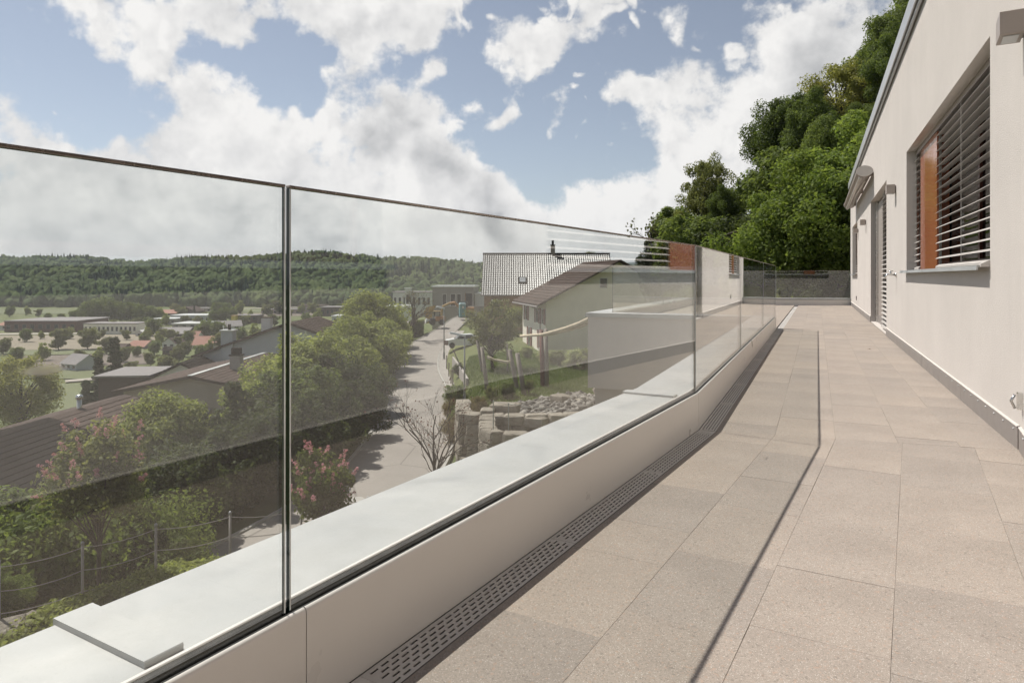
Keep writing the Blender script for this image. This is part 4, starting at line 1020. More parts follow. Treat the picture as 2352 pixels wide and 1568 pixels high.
# cream farmhouse beyond the lawn
t, r = gable_house('farmhouse', 'cream farmhouse with brown roof and red shutters beyond the lawn', 3.2, 64.4, -6.5, 10.2, 0.01, 14.4, 5.0, 5.0, R(11.5), M_w_cream, M_r_brown, .0)
for o in list(t.children): bpy.data.objects.remove(o)
mb = MB(); HE, HA, WD, LN = 5.0, 8.75, 14.4, 10.2
mb.poly([(0, 0, -1), (WD, 0, -1), (WD, 0, HE), (WD/2, 0, HA), (0, 0, HE), (0, LN, -1), (WD, LN, -1), (WD, LN, HE), (WD/2, LN, HA), (0, LN, HE)], [(0, 1, 2, 3, 4), (9, 8, 7, 6, 5), (2, 1, 6, 7), (0, 4, 9, 5)]).obj('wall', M_w_cream, t)
slp = (HA-HE)/(WD/2); rf = MB(); ov = .95
for sg in (-1, 1):
    xe = WD/2+sg*(WD/2+ov); ze = HE-ov*slp
    vs = [(WD/2, -.75, HA+.03), (WD/2, LN+.7, HA+.03), (xe, LN+.7, ze+.03), (xe, -.75, ze+.03)]; vs += [(x, y, z+.16) for x, y, z in vs]
    rf.poly(vs, [(3, 2, 1, 0), (4, 5, 6, 7), (0, 1, 5, 4), (1, 2, 6, 5), (2, 3, 7, 6), (3, 0, 4, 7)])
roof = rf.obj('roof', M_r_brown, t)
# tile courses stepping up the visible slope
vs = []; mb = MB()
for i in range(17):
    f0, f1 = i/17, (i+1)/17; x0 = -ov+f0*(WD/2+ov); x1 = -ov+f1*(WD/2+ov); z0 = HE-ov*slp+f0*(WD/2+ov)*slp+.2; z1 = HE-ov*slp+f1*(WD/2+ov)*slp+.2
    MB().poly([(x0-.04, -.80, z0+.05), (x0-.04, LN+.7, z0+.05), (x1, LN+.7, z1), (x1, -.80, z1), (x0-.04, -.80, z0-.01), (x0-.04, LN+.7, z0-.01)], [(3, 2, 1, 0), (0, 1, 5, 4)]).obj('tile_course', M_r_brown, roof)
MB().tube([(-ov-.06, -.7, HE-ov*slp), (-ov-.06, LN+.6, HE-ov*slp)], .085, 8).obj('gutter', M_r_grey, t)
MB().tube([(-ov-.06, 2.0, HE-ov*slp-.05), (-.5, 2.0, 4.2), (-.08, 2.0, 3.9), (-.08, 2.0, 0)], .05, 8).obj('downpipe', M_r_grey, t)
for y0, z0, ww, hh in ((1.15, 2.75, 1.0, 1.5), (3.4, 2.75, 1.0, 1.5), (8.2, 2.75, 1.1, 1.5), (2.2, .3, 1.0, 1.8), (6.8, 0, 1.0, 2.1)):
    w = bld_window(t, y0, z0, ww, hh, 0, side='left')
    for sy in (-1, 1):
        yy = y0+sy*(ww/2+.3); MB().box(-.08, -.03, yy-.27, yy+.27, z0, z0+hh).obj('shutter', M_shut, w)
bld_window(t, 5.7, 6.2, .8, 1.0, 0)
# house with glazed black tile roof
th_ = thing('tiled_house', 'timber house under a steep glossy black pantile roof behind the farmhouse', 'house', tuple(cw(-3.75, 84, -6.2)), TH)
RL, RUN, RISE, ZE = 16.6, 6.3, 5.2, 4.75
MB().poly([(.3, .5, -1), (RL-.3, .5, -1), (RL-.3, 12, -1), (.3, 12, -1), (.3, .5, ZE+.3), (RL-.3, .5, ZE+.3), (RL-.3, 12, ZE+.3), (.3, 12, ZE+.3), (.3, 6.3, ZE+RISE-.15), (RL-.3, 6.3, ZE+RISE-.15)], [(0, 1, 5, 4), (2, 3, 7, 6), (1, 2, 6, 9, 5), (3, 0, 4, 8, 7)]).obj('wall', M_wood, th_)
rb = MB().poly([(0, 0, ZE), (RL, 0, ZE), (RL, RUN, ZE+RISE), (0, RUN, ZE+RISE), (0, 2*RUN, ZE), (RL, 2*RUN, ZE)], [(0, 1, 2, 3), (3, 2, 5, 4)]).obj('roof', M_r_dark, th_)
def mat_tile():
    m, k = newmat('black glazed pantile'); oi = k.new('ShaderNodeObjectInfo').outputs['Random']
    tc = k.new('ShaderNodeTexCoord').outputs['Object']
    p = princ(k, (.028, .024, .022), k.mrange(k.noise(tc, 5, 3), .3, .7, .26, .36), 0, .6); k.l.new(p.outputs[0], k.out.inputs[0]); return m
M_tile = mat_tile()
NCOL, NROW = 58, 19; tw = RL/NCOL; tl = math.hypot(RUN, RISE)/NROW; ang = math.atan2(RISE, RUN)
def tile_geo(mb, x, y, z, ca, sa):
    # pantile: broad flank rising to the right, short roll back down
    vs = []; pr = [(0, .012), (.12, .016), (.30, .040), (.48, .072), (.62, .092), (.72, .096), (.82, .078), (.92, .030), (1.0, .012)]; q = len(pr)
    for s in (0, tl*1.05):
        for u, h in pr:
            hgt = h+(.045 if s == 0 else 0.0); vs.append((x+u*tw, y+s*ca-hgt*sa, z+s*sa+hgt*ca))
    vs += [(x+u*tw, y-.0*sa, z+.0) for u, h in pr]
    mb.poly(vs, [(i, i+1, q+i+1, q+i) for i in range(q-1)]+[(2*q+i, 2*q+i+1, i+1, i) for i in range(q-1)])
ca, sa = math.cos(ang), math.sin(ang)
one = MB(); tile_geo(one, 0, 0, 0, ca, sa); tme = one.mesh('roof_tile', M_tile, False); rest = MB(); nt = 0
for rw in range(NROW):
    for cl in range(NCOL):
        x, y, z = cl*tw, rw*tl*ca, ZE+rw*tl*sa
        if rw in (0, 1, 2, 3, 4, 5, 6, 7, 8, 9, 10, 11) and cl < 25: obj('roof_tile', tme, rb, (x, y, z)); nt += 1
        else: tile_geo(rest, x, y, z, ca, sa)
rest.obj('roof_tiles_rest', M_tile, rb, False, kind='stuff')
MB().tube([(-.1, RUN, ZE+RISE+.08), (RL+.1, RUN, ZE+RISE+.08)], .13, 8).obj('ridge_cap', M_r_dark, rb)
MB().tube([(-.1, -.1, ZE-.02), (RL+.1, -.1, ZE-.02)], .08, 8).obj('gutter', M_r_grey, th_)
for x in (0, RL): MB().poly([(x-.05, -.05, ZE+.02), (x-.05, RUN, ZE+RISE+.05), (x-.05, RUN, ZE+RISE-.2), (x-.05, -.05, ZE-.2), (x+.05, -.05, ZE+.02), (x+.05, RUN, ZE+RISE+.05), (x+.05, RUN, ZE+RISE-.2), (x+.05, -.05, ZE-.2)], [(0, 1, 2, 3), (7, 6, 5, 4), (0, 4, 5, 1)]).obj('barge_board', M_r_dark, th_)
sk_ = MB(); fx, fr = 4.7, 6.6
def onroof(x, s, h): return (x, s*ca-h*sa, ZE+s*sa+h*ca)
sk_.poly([onroof(x, s, h) for h in (.0, .2) for x, s in ((4.6, 2.2), (5.55, 2.2), (5.55, 3.3), (4.6, 3.3))], [(4, 5, 6, 7), (0, 1, 5, 4), (1, 2, 6, 5), (2, 3, 7, 6), (3, 0, 4, 7)]); s_ = sk_.obj('skylight', M_r_dark, rb)
MB().quad(*[onroof(x, s, .21) for x, s in ((4.7, 2.3), (5.45, 2.3), (5.45, 3.2), (4.7, 3.2))]).obj('pane', pm('skylight glass', (.45, .46, .46), .06, .3), s_)
c = chimney(rb, 9.15, 6.4, ZE+RISE-.3, ZE+RISE+1.2, .55, .55, M_w_beige, M_r_dark); MB().tube([(9.15, 6.4, ZE+RISE+1.28), (9.15, 6.4, ZE+RISE+1.85)], .16, 10).obj('chimney_pot', M_r_dark, c)
for i in range(9): MB().box(.35+i*.7, .47+i*.7, -1.4, -1.3, -.4, 1.0).obj('balcony_post', M_wood, th_)
MB().box(.2, 6.4, -1.45, -1.25, 1.002, 1.1).obj('balcony_rail', M_wood, th_); MB().box(.2, 6.4, -1.5, .5, -.55, -.4).obj('balcony_floor', M_wood, th_)
MB().box(1.2, 2.6, -.8, .5, 4.05, 4.15).obj('awning_board', M_w_white, th_); bld_window(th_, 3.4, 1.2, 1.3, 1.4, .5)
# grey flat-roofed new building with site wall
t = flat_house('flat_roofed_house', 'unfinished grey flat-roofed house at the top of the lane', -10.2, 118, -5.4, 7.2, 8, 4.4, R(-3), M_w_grey, M_zinc)
for x in (-1.5, 0.0, 1.05): bld_window(t, x, .85, .75 if x else .9, 2.4, 0)
MB().box(2.2, 3.3, -.05, .0, .6, 3.3).obj('doorway', M_glassd, t); MB().box(2.08, 2.2, -.08, .0, .6, 3.4).obj('door_frame', M_wood, t)
t = flat_house('annex', 'pale lower annex right of the unfinished grey house', -5.0, 119, -5.4, 3.0, 6, 3.1, R(-3), M_w_white, M_zinc)
tag(MB().box(-4.5, 3.6, 0, .35, -2.5, 1.5).obj('site_wall', M_conc2, loc=cw(-8.3, 114.2, -5.6), rotz=TH), 'raw concrete retaining wall in front of the grey house', 'wall')
M_yel = pm('machine yellow', (.40, .25, .07), .5, 0, .12, 3, dirt=.3); M_org = pm('machine orange', (.38, .19, .07), .5, 0, .12, 3, dirt=.3); M_blk = pm('black rubber', (.02, .02, .02), .8, 0, .2, 5)
M_teal = pm('teal plastic', (.10, .25, .27), .5, 0, .06, 2)
# portable toilet
t = thing('portable_toilet', 'teal portable toilet cabin at the top of the lane', 'toilet cabin', tuple(px(1062, 729, 107.5)), TH+.25)
MB().box(-.48, .48, -.5, .5, .08, 2.1, bev=.04).obj('cabin', M_teal, t)
MB().poly([(-.52, -.54, 2.08), (.52, -.54, 2.08), (.52, .54, 2.08), (-.52, .54, 2.08), (-.36, -.38, 2.34), (.36, -.38, 2.34), (.36, .38, 2.34), (-.36, .38, 2.34)], [(4, 5, 6, 7), (0, 1, 5, 4), (1, 2, 6, 5), (2, 3, 7, 6), (3, 0, 4, 7), (3, 2, 1, 0)]).obj('roof', pm('pale teal', (.32, .46, .47), .5), t)
MB().box(-.36, .36, -.53, -.501, .15, 2.0).obj('door', M_teal, t); MB().box(-.13, .13, -.545, -.531, 1.45, 1.8).obj('sign_plate', M_w_white, t); MB().box(-.5, .5, -.52, .52, 0, .078).obj('skid_base', M_blk, t)
# excavator with raised boom
t = thing('excavator', 'orange excavator arm arching in front of the concrete site wall', 'excavator', tuple(px(1072, 728, 111)), TH)
for y in (-.9, .9): MB().box(-1.3, 1.3, y-.25, y+.25, 0, .7, bev=.12).obj('track', M_blk, t)
MB().box(-1.0, 1.2, -.95, .95, .72, 1.6, bev=.08).obj('body', M_org, t); MB().box(-.9, .2, -.9, .0, 1.602, 2.6, bev=.06).obj('cab', M_glassd, t)
MB().tube([(-.9, .3, 1.3), (-2.0, .3, 2.35), (-2.9, .3, 2.2)], [.22, .24, .18], 8).obj('boom', M_org, t); MB().tube([(-2.7, .3, 2.3), (-3.9, .3, 1.75), (-4.1, .3, .9)], [.17, .16, .12], 8).obj('dipper_arm', M_yel, t)
MB().poly([(-4.35, 0, .95), (-3.95, 0, .95), (-4.0, 0, .15), (-4.5, 0, .35), (-4.35, .6, .95), (-3.95, .6, .95), (-4.0, .6, .15), (-4.5, .6, .35)], [(0, 1, 2, 3), (7, 6, 5, 4), (1, 5, 6, 2), (2, 6, 7, 3), (3, 7, 4, 0)]).obj('bucket', M_yel, t)
# wheeled loader
t = thing('wheel_loader', 'small orange and black wheel loader beside the lane', 'loader', tuple(px(1003, 746, 99)), TH+.2)
for x in (-.65, .7):
    for y in (-.65, .65): MB().tube([(x, y-.16, .42), (x, y+.16, .42)], .42, 14).obj('wheel', M_blk, t)
MB().box(-.2, 1.2, -.5, .5, .55, 1.25, bev=.08).obj('engine_cover', M_org, t); MB().box(-.95, -.15, -.45, .45, .5, 1.0, bev=.05).obj('front_frame', M_blk, t)
MB().box(-.3, .4, -.42, .42, 1.252, 1.3).obj('seat_deck', M_blk, t); mb = MB()
for x, y in ((-.3, -.42), (-.3, .42), (.45, -.42), (.45, .42)): MB().tube([(x, y, 1.25), (x, y, 1.95)], .04, 6).obj('cab_post', M_blk, t)
MB().box(-.4, .55, -.5, .5, 1.95, 2.02).obj('canopy_roof', M_yel, t); MB().poly([(-1.0, -.6, .8), (-1.7, -.6, .2), (-1.5, -.6, 1.0), (-1.0, .6, .8), (-1.7, .6, .2), (-1.5, .6, 1.0)], [(0, 1, 2), (5, 4, 3), (0, 3, 4, 1), (1, 4, 5, 2)]).obj('loader_bucket', M_w_white, t)
# concrete mixer drum of ochre colour behind the bare tree
t = thing('spoil_skip', 'ochre yellow skip bucket raised behind the bare tree', 'skip', tuple(px(985, 742, 104)), TH)
MB().poly([(-.9, -.6, 1.2), (.7, -.6, 1.75), (.95, -.6, 2.7), (-.3, -.6, 2.4), (-.9, .6, 1.2), (.7, .6, 1.75), (.95, .6, 2.7), (-.3, .6, 2.4)], [(0, 1, 2, 3), (7, 6, 5, 4), (0, 4, 5, 1), (1, 5, 6, 2), (3, 7, 4, 0)]).obj('bucket_shell', M_yel, t); MB().box(-.5, .5, -.4, .4, 0, 1.6, bev=.08).obj('stand', M_yel, t)
# white hatchback
def car(pos, rz):
    t = thing('parked_car', 'white hatchback parked beside the lane behind the fruit tree', 'car', tuple(pos), rz)
    side = [(-2.0, .32), (-2.05, .62), (-1.92, .86), (-1.05, 1.0), (-.45, 1.46), (.9, 1.52), (1.75, 1.12), (1.98, 1.0), (2.02, .5), (1.95, .32)]
    def shell(pr, w, ins):
        mb = MB(); n = len(pr); vs = []
        for y in (-w, w): vs += [(x, y*(1-ins*max(0, (z-.95))/.6), z) for x, z in pr]
        return mb.poly(vs, [tuple(range(n)), tuple(reversed(range(n, 2*n)))]+[(j, n+j, n+(j+1) % n, (j+1) % n) for j in range(n)])
    M_car = pm('white car paint', (.72, .72, .71), .22, 0, .02, 2, spec=.7); b = shell(side, .86, .2).obj('body', M_car, t)
    for y in (-1, 1):
        mb = MB(); mb.poly([(x, y*.865*(1-.2*(z-.95)/.6)+y*.006, z) for x, z in ((-.92, 1.02), (-.42, 1.40), (.15, 1.43), (.15, 1.02))], [(0, 1, 2, 3)]).obj('side_window', M_glassd, t)
        MB().poly([(x, y*.865*(1-.2*(z-.95)/.6)+y*.006, z) for x, z in ((.22, 1.02), (.22, 1.43), (.85, 1.44), (1.45, 1.12), (1.4, 1.02))], [(0, 1, 2, 3, 4)]).obj('side_window', M_glassd, t)
        for x in (-1.28, 1.25):
            w = MB().tube([(x, y*.88-.1, .32), (x, y*.88+.02, .32)], .32, 18).obj('wheel', M_blk, t); MB().tube([(x, y*.88+y*.0, .32), (x, y*.88+y*.035, .32)], .2, 12).obj('rim', M_zinc, w)
        MB().box(-1.96, -1.80, y*.62-.14, y*.62+.14, .70, .84, bev=.03).obj('headlight', M_zinc, t)
        MB().box(-.85, -.65, y*.93-.07, y*.93+.07, 1.0, 1.13, bev=.02).obj('mirror', M_car, t)
        MB().box(1.93, 2.03, y*.66-.12, y*.66+.12, .78, 1.0, bev=.02).obj('tail_light', M_shut, t)
    MB().poly([(-1.02, -.70, 1.025), (-1.02, .70, 1.025), (-.48, .62, 1.455), (-.48, -.62, 1.455)], [(0, 1, 2, 3)]).obj('windscreen', M_glassd, t)
    MB().box(-2.065, -2.0, -.7, .7, .38, .58, bev=.02).obj('bumper', M_blk, t)
cp_ = px(1064, 793, 77); cp_.z = Tz((1064-1176)/1568*77, 77)+.02; car(cp_, TH+.12)
# parking pad
# far buildings of the valley
def far_block(label, x0, x1, ytop, ybot, Y, depth, mw, mr, kind='flat', name='valley_building', nwin=4, rise=.35, wm=None, rot=0.0, cat='building', win=True):
    w = (x1-x0)/1568*Y; h = (ybot-ytop)/1568*Y; X = ((x0+x1)/2-1176)/1568*Y; z = EYE-(ybot-635)/1568*Y
    if kind == 'flat':
        t = flat_house(name, label, X, Y, z, w, depth, h, rot, mw, mr, cat, None, .3, .4); hw = h
    else:
        t = thing(name, label, cat, tuple(cw(X, Y, z)), TH+rot); he = h*(1-rise)
        if kind == 'side':
            MB().poly([(-w/2, 0, -3), (w/2, 0, -3), (w/2, depth, -3), (-w/2, depth, -3), (-w/2, 0, he), (w/2, 0, he), (w/2, depth, he), (-w/2, depth, he), (-w/2, depth/2, h-.1), (w/2, depth/2, h-.1)], [(0, 1, 5, 4), (2, 3, 7, 6), (1, 2, 6, 9, 5), (3, 0, 4, 8, 7)]).obj('wall', mw, t)
            o = .5; MB().poly([(-w/2-o, -o, he-.2), (w/2+o, -o, he-.2), (w/2+o, depth/2, h), (-w/2-o, depth/2, h), (-w/2-o, depth+o, he-.2), (w/2+o, depth+o, he-.2)], [(0, 1, 2, 3), (3, 2, 5, 4)]).obj('roof', mr, t)
        else:
            MB().poly([(-w/2, 0, -3), (w/2, 0, -3), (w/2, 0, he), (0, 0, h-.1), (-w/2, 0, he), (-w/2, depth, -3), (w/2, depth, -3), (w/2, depth, he), (0, depth, h-.1), (-w/2, depth, he)], [(0, 1, 2, 3, 4), (9, 8, 7, 6, 5), (2, 1, 6, 7), (0, 4, 9, 5)]).obj('wall', mw, t)
            o = .5; s_ = (h-he)/(w/2); MB().poly([(-w/2-o, -o, he-o*s_), (0, -o, h), (0, depth+o, h), (-w/2-o, depth+o, he-o*s_), (w/2+o, -o, he-o*s_), (w/2+o, depth+o, he-o*s_)], [(0, 1, 2, 3), (1, 4, 5, 2)]).obj('roof', mr, t)
        hw = he
    if win:
        for i in range(nwin):
            x = -w/2+w*(i+.5)/nwin; bld_window(t, x, hw*.3, min(w/nwin*.5, 2.2), hw*.42, 0, mat=wm or M_r_grey)
    return t
far_block('long dark red factory hall with grey roof at the far left of the valley', 10, 175, 738, 763, 379, 30, M_w_red, M_r_grey, nwin=9)
far_block('raised grey roof of the factory hall, right half', 85, 205, 734, 760, 402, 20, M_w_grey, M_r_grey, nwin=6)
far_block('beige office block with tall dark window slits in the valley', 192, 314, 744, 767, 366, 14, M_w_cream, M_r_grey, nwin=12)
far_block('white low shed at the far left edge of the valley', -8, 14, 741, 757, 392, 12, M_w_white, M_r_red, 'side', nwin=2)
far_block('pale zinc roofed hall between the factory and the barn', 347, 402, 733, 745, 435, 16, M_w_grey, M_zinc, nwin=5)
far_block('long blue grey workshop in the middle of the valley', 391, 483, 725, 741, 456, 20, M_w_blue, M_zinc, nwin=7)
far_block('long barn with salmon red roof at the wood edge', 352, 410, 712, 724, 543, 16, M_w_dark, M_r_red, 'side', nwin=4, rise=.6)
far_block('dark barn gable next to the salmon roofed barn', 402, 448, 704, 723, 548, 18, M_w_dark, M_r_brown, 'gable', nwin=2, rise=.55)
far_block('low brown sheds right of the barns', 450, 498, 708, 716, 600, 14, M_w_beige, M_r_grey, nwin=4)
far_block('long terrace house with grey roof in mid valley', 357, 428, 753, 774, 348, 12, M_w_dark, M_r_grey, 'side', nwin=10, rise=.6)
far_block('pale factory roof behind the long grey terrace', 395, 470, 744, 753, 400, 20, M_w_grey, M_zinc, nwin=4)
far_block('steep red roofed house, left one of the pair', 416, 449, 762, 788, 318, 10, M_w_cream, M_r_red, 'side', 'village_house', 3, .65, cat='house')
far_block('red roofed house, right one of the pair, with dormers', 440, 494, 774, 803, 292, 11, M_w_cream, M_r_red, 'side', 'village_house', 4, .6, cat='house')
far_block('small grey roofed house beyond the big left tree', 127, 188, 815, 850, 224, 8, M_w_blue, M_r_grey, 'side', 'village_house', 3, .55, rot=-.5, cat='house')
far_block('dark brown roof left of the two spruces', 248, 280, 791, 808, 285, 9, M_w_dark, M_r_brown, 'side', 'village_house', 2, .6, cat='house')
far_block('brown roofed farm building behind the spruces', 293, 330, 784, 803, 290, 10, M_w_beige, M_r_red, 'side', 'village_house', 3, .6, cat='house')
far_block('white gabled cottage in mid valley', 372, 402, 776, 799, 297, 9, M_w_white, M_r_brown, 'gable', 'village_house', 2, .5, cat='house')
far_block('small dark garden shed in the orchard', 373, 402, 797, 812, 262, 5, M_w_dark, M_r_dark, 'side', 'garden_shed', 1, .4, cat='shed')
far_block('small white garage at the field edge', 311, 331, 758, 773, 352, 6, M_w_white, M_w_white, 'gable', 'garage', 1, .35, cat='garage')
far_block('white gabled barn with grey roof left of the pale house chimney', 508, 554, 737, 756, 398, 12, M_w_white, M_r_grey, 'side', 'village_house', 2, .6, rot=.5, cat='house')
far_block('yellow container standing in the valley', 531, 541, 726, 738, 440, 4, pm('yellow container', (.62, .50, .06), .6), M_yel, 'flat', 'container', 1, cat='container', win=False)
far_block('dark hall beside the yellow container', 542, 590, 725, 737, 445, 12, M_w_dark, M_r_grey, nwin=4)
far_block('long low factory at the wood edge left of the vertical joint', 600, 690, 711, 722, 560, 18, M_w_beige, M_r_grey, nwin=7)
far_block('low industrial hall behind the ochre tree, left', 683, 740, 702, 718, 585, 20, M_w_beige, M_r_brown, nwin=5)
far_block('dark flat hall behind the ochre tree, right', 737, 800, 706, 727, 530, 20, M_w_dark, M_r_grey, nwin=6)
far_block('pale grey sheet roof among the bushes', 762, 818, 727, 744, 300, 12, M_w_blue, M_zinc, nwin=3)
far_block('pale apartment block right of the light green tree', 902, 990, 672, 712, 300, 14, M_w_white, M_r_grey, nwin=8)
far_block('lift tower of the pale apartment block', 930, 942, 663, 712, 297, 4, M_w_white, M_zinc, nwin=1)
far_block('white flat shed below the apartment block', 862, 935, 706, 722, 210, 10, M_w_white, M_zinc, nwin=3)
far_block('grey garage roof behind the clipped hedge', 918, 962, 748, 757, 93, 4, M_w_grey, M_r_grey, 'flat', 'garage', 1, cat='garage', win=False)
# ------------------------------------------------------------------ lane side: lamps, car park, garden
M_pole = pm('galvanised pole', (.34, .345, .34), .5, .5, .08, 3); M_lamp = pm('white lamp head', (.66, .67, .66), .4, .0, .05, 3)
def street_lamp(x, Y, ytop, label, head):
    X = (x-1176)/1568*Y; zt = EYE-(ytop-635)/1568*Y; zg = Tz(X, Y); t = thing('street_lamp', label, 'street lamp', tuple(cw(X, Y, zg)), TH, 'street lamps along the lane'); H = zt-zg
    MB().tube([(0, 0, -.3), (0, 0, H*.5), (0, 0, H)], [.075, .06, .045], 10).obj('pole', M_pole, t, True)
    MB().poly([(-head, -.14, H+.16), (.06, -.09, H-.02), (.06, .09, H-.02), (-head, .14, H+.16), (-head, -.10, H+.30), (.04, -.07, H+.10), (.04, .07, H+.10), (-head, .10, H+.30), (-head*1.12, 0, H+.16), (-head*1.08, 0, H+.24)],
              [(0, 3, 2, 1), (4, 5, 6, 7), (0, 1, 5, 4), (2, 3, 7, 6), (1, 2, 6, 5), (0, 4, 9, 8), (8, 9, 7, 3), (4, 7, 9), (0, 8, 3)]).obj('lamp_head', M_lamp, t)
    MB().box(-.09, .09, -.09, .09, -.2, .9).obj('base_door', M_pole, t); return t
street_lamp(1020, 73, 709, 'street lamp farther up the lane with a small sign on its pole', .75)
l2 = street_lamp(1067, 46, 772, 'nearer street lamp with slim white head over the garden edge', .95)
sg = thing('road_sign', 'small dark red sign on the pole of the far street lamp', 'sign', tuple(px(1024.5, 787, 72.9)), TH); MB().box(-.22, .22, -.02, .02, -.22, .22, bev=.008).obj('plate', M_shut, sg); MB().box(-.17, .17, -.028, -.0205, -.03, .03).obj('plate_mark', M_w_white, sg)
M_log = pm('weathered round timber', (.22, .185, .16), .85, 0, .2, 4, .5, 20); M_log2 = pm('peeled pale log', (.50, .42, .30), .8, 0, .18, 3, .4, 12)
def post(x0, y0, x1, y1, Y, rad, label, name='timber_post', m=None, group='leaning timber posts on the lawn', cat='post'):
    a = px(x0, y0, Y); a.z = Tz((x0-1176)/1568*Y, Y)-.3; b = px(x1, y1, Y)
    o = MB().tube([(0, 0, 0), (b-a)*.5+Vector((.02, 0, 0)), (b-a)], [rad, rad*.95, rad*.85], 9).obj(name, m or M_log, None, True, loc=a); tag(o, label, cat, group)
post(1110, 850, 1096, 781, 51, .13, 'leaning timber post farthest left, behind the fruit tree')
post(1120, 896, 1107, 797, 43.3, .135, 'leaning timber post carrying the left end of the pale rail')
post(1189, 896, 1170, 803, 43.3, .15, 'leaning timber post carrying the right end of the pale rail')
post(1206, 910, 1188, 811, 41, .155, 'leaning timber post with flat top, rightmost and nearest')
post(1166, 855, 1165, 790, 50, .07, 'thin upright post behind the pale rail', group=None)
def log(p0, p1, r0, r1, label, m, bow=.15, group=None):
    d = p1-p0; n = 7; pts = [d*(i/(n-1))+Vector((0, 0, -bow*math.sin(math.pi*i/(n-1))+.02*math.sin(i*2.3))) for i in range(n)]
    tag(MB().tube(pts, [r0+(r1-r0)*i/(n-1) for i in range(n)], 9).obj('log_beam', m, None, True, loc=p0), label, 'log', group)
log(px(1118, 820, 43.2), px(1172, 831, 43.2), .10, .085, 'pale peeled rail log between two leaning posts', M_log2, .08)
log(px(1196, 772, 44), px(1362, 729, 36), .085, .12, 'long peeled log beam crossing in front of the farmhouse, upper one', M_log2, .25)
log(px(1205, 770, 44.3), px(1362, 738, 36.3), .07, .10, 'long peeled log beam crossing in front of the farmhouse, lower one', M_log2, .25)
post(1247, 820, 1243, 757, 43.6, .16, 'thick dark post holding up the long log beams, left one', 'beam_post', M_shut, None)
post(1256, 822, 1254, 755, 43.4, .14, 'thick dark post holding up the long log beams, right one', 'beam_post', M_log, None)
post(1378, 865, 1364, 892, 37, .10, 'short leaning stake at the lawn edge beside the terrace block', 'stake', M_log, None)
# wire fence at the lawn edge
for i, (x, y, Y) in enumerate(((1026, 790, 66), (1031, 797, 61), (1036, 802, 57), (1040, 794, 53.5))):
    X = (x-1176)/1568*Y; g = Tz(X, Y); tag(MB().tube([(0, 0, -.3), (0, 0, 1.35+(.5 if i == 3 else 0))], .055, 7).obj('fence_post', M_log, None, loc=cw(X, Y, g)), ['fence post at the lawn edge, farthest from the viewer', 'fence post at the lawn edge, second from the far end', 'fence post at the lawn edge, third from the far end', 'taller fence post at the lawn edge with a diagonal brace'][i], 'post', 'lawn edge fence posts')
tag(MB().tube([(0, 0, 0), (1.25, -.9, -1.35)], .05, 6).obj('brace', M_barkd, None, loc=px(1041, 803, 53.5)), 'dark diagonal brace leaning against the tall fence post', 'brace')
# garden retaining wall by the sidewalk
gp = []
for i in range(54, 66, 3): p = rr_[i]+rv[i]*1.32; gp.append((p, rz_[i]))
t = thing('garden_wall', 'low white garden wall between the sidewalk and the lawn', 'wall', (0, 0, 0))
for i in range(len(gp)-1):
    a = cw(gp[i][0][0], gp[i][0][1]); b = cw(gp[i+1][0][0], gp[i+1][0][1]); d = (b-a).normalized(); nrm = Vector((d.y, -d.x, 0))*.18
    MB().prism([(a.x, a.y), (b.x, b.y), (b.x+nrm.x, b.y+nrm.y), (a.x+nrm.x, a.y+nrm.y)][::-1], gp[i][1]-.3, -6.75).obj('wall_panel', M_conc2, t)
# rough block walls, stones one by one
def stone_mesh(seed, m):
    r = np.random.default_rng(seed); bm = bmesh.new(); bmesh.ops.create_cube(bm, size=1); bmesh.ops.bevel(bm, geom=bm.edges[:], offset=.11, segments=1, affect='EDGES')
    for v in bm.verts: v.co += Vector(r.normal(size=3)*.035)
    me = bpy.data.meshes.new('stone_block'); bm.to_mesh(me); bm.free(); me.materials.append(m); return me
def mat_stone(name, c0, c1):
    m, k = newmat(name); tc = k.new('ShaderNodeTexCoord').outputs['Object']; oi = k.new('ShaderNodeObjectInfo').outputs['Random']
    n = k.noise(tc, 2.5, 7, .65); n2 = k.noise(tc, 9, 6, .7)
    c = k.mix(k.mrange(n, .3, .7, 0, 1), c0, c1); c = k.vmath('SCALE', c, k.mrange(oi, 0, 1, .8, 1.15)); c = k.mix(k.mrange(n2, .55, .75, 0, .5), c, tuple(q*.45 for q in c0))
    p = princ(k, c, .9, 0, .2, k.bump(n2, .9, .12)); k.l.new(p.outputs[0], k.out.inputs[0]); return m
M_stone = mat_stone('sandstone block', (.27, .235, .19), (.40, .36, .30)); SM = [stone_mesh(s, M_stone) for s in range(6)]
def block_wall(name, label, path, zb, zt, course=.5):
    t = thing(name, label, 'stone wall', tuple(cw(path[0][0], path[0][1], zb))); base = cw(path[0][0], path[0][1], zb)
    P = dens(path, 6); seg = np.concatenate([[0], np.cumsum(np.linalg.norm(np.diff(P, axis=0), axis=1))]); z = zb; row = 0
    while z < zt-.1:
        s = -.3*(row % 2)-random.uniform(0, .3); h = min(course*random.uniform(.85, 1.15), zt-z+.06)
        while s < seg[-1]:
            L = random.uniform(.6, 1.25); m = min(max(s+L/2, 0), seg[-1]); q = np.array([np.interp(m, seg, P[:, k]) for k in (0, 1)]); q2 = np.array([np.interp(min(m+.1, seg[-1]), seg, P[:, k]) for k in (0, 1)]); q1 = np.array([np.interp(max(m-.1, 0), seg, P[:, k]) for k in (0, 1)])
            a, b = cw(*q1), cw(*q2); o = obj('stone_block', random.choice(SM), t, tuple(cw(q[0], q[1]+random.uniform(-.05, .05), z+h/2)-base), math.atan2(b.y-a.y, b.x-a.x)+random.uniform(-.05, .05)); o.scale = (L*1.0, .75, h*1.02); s += L+.01
        z += h; row += 1
    return t
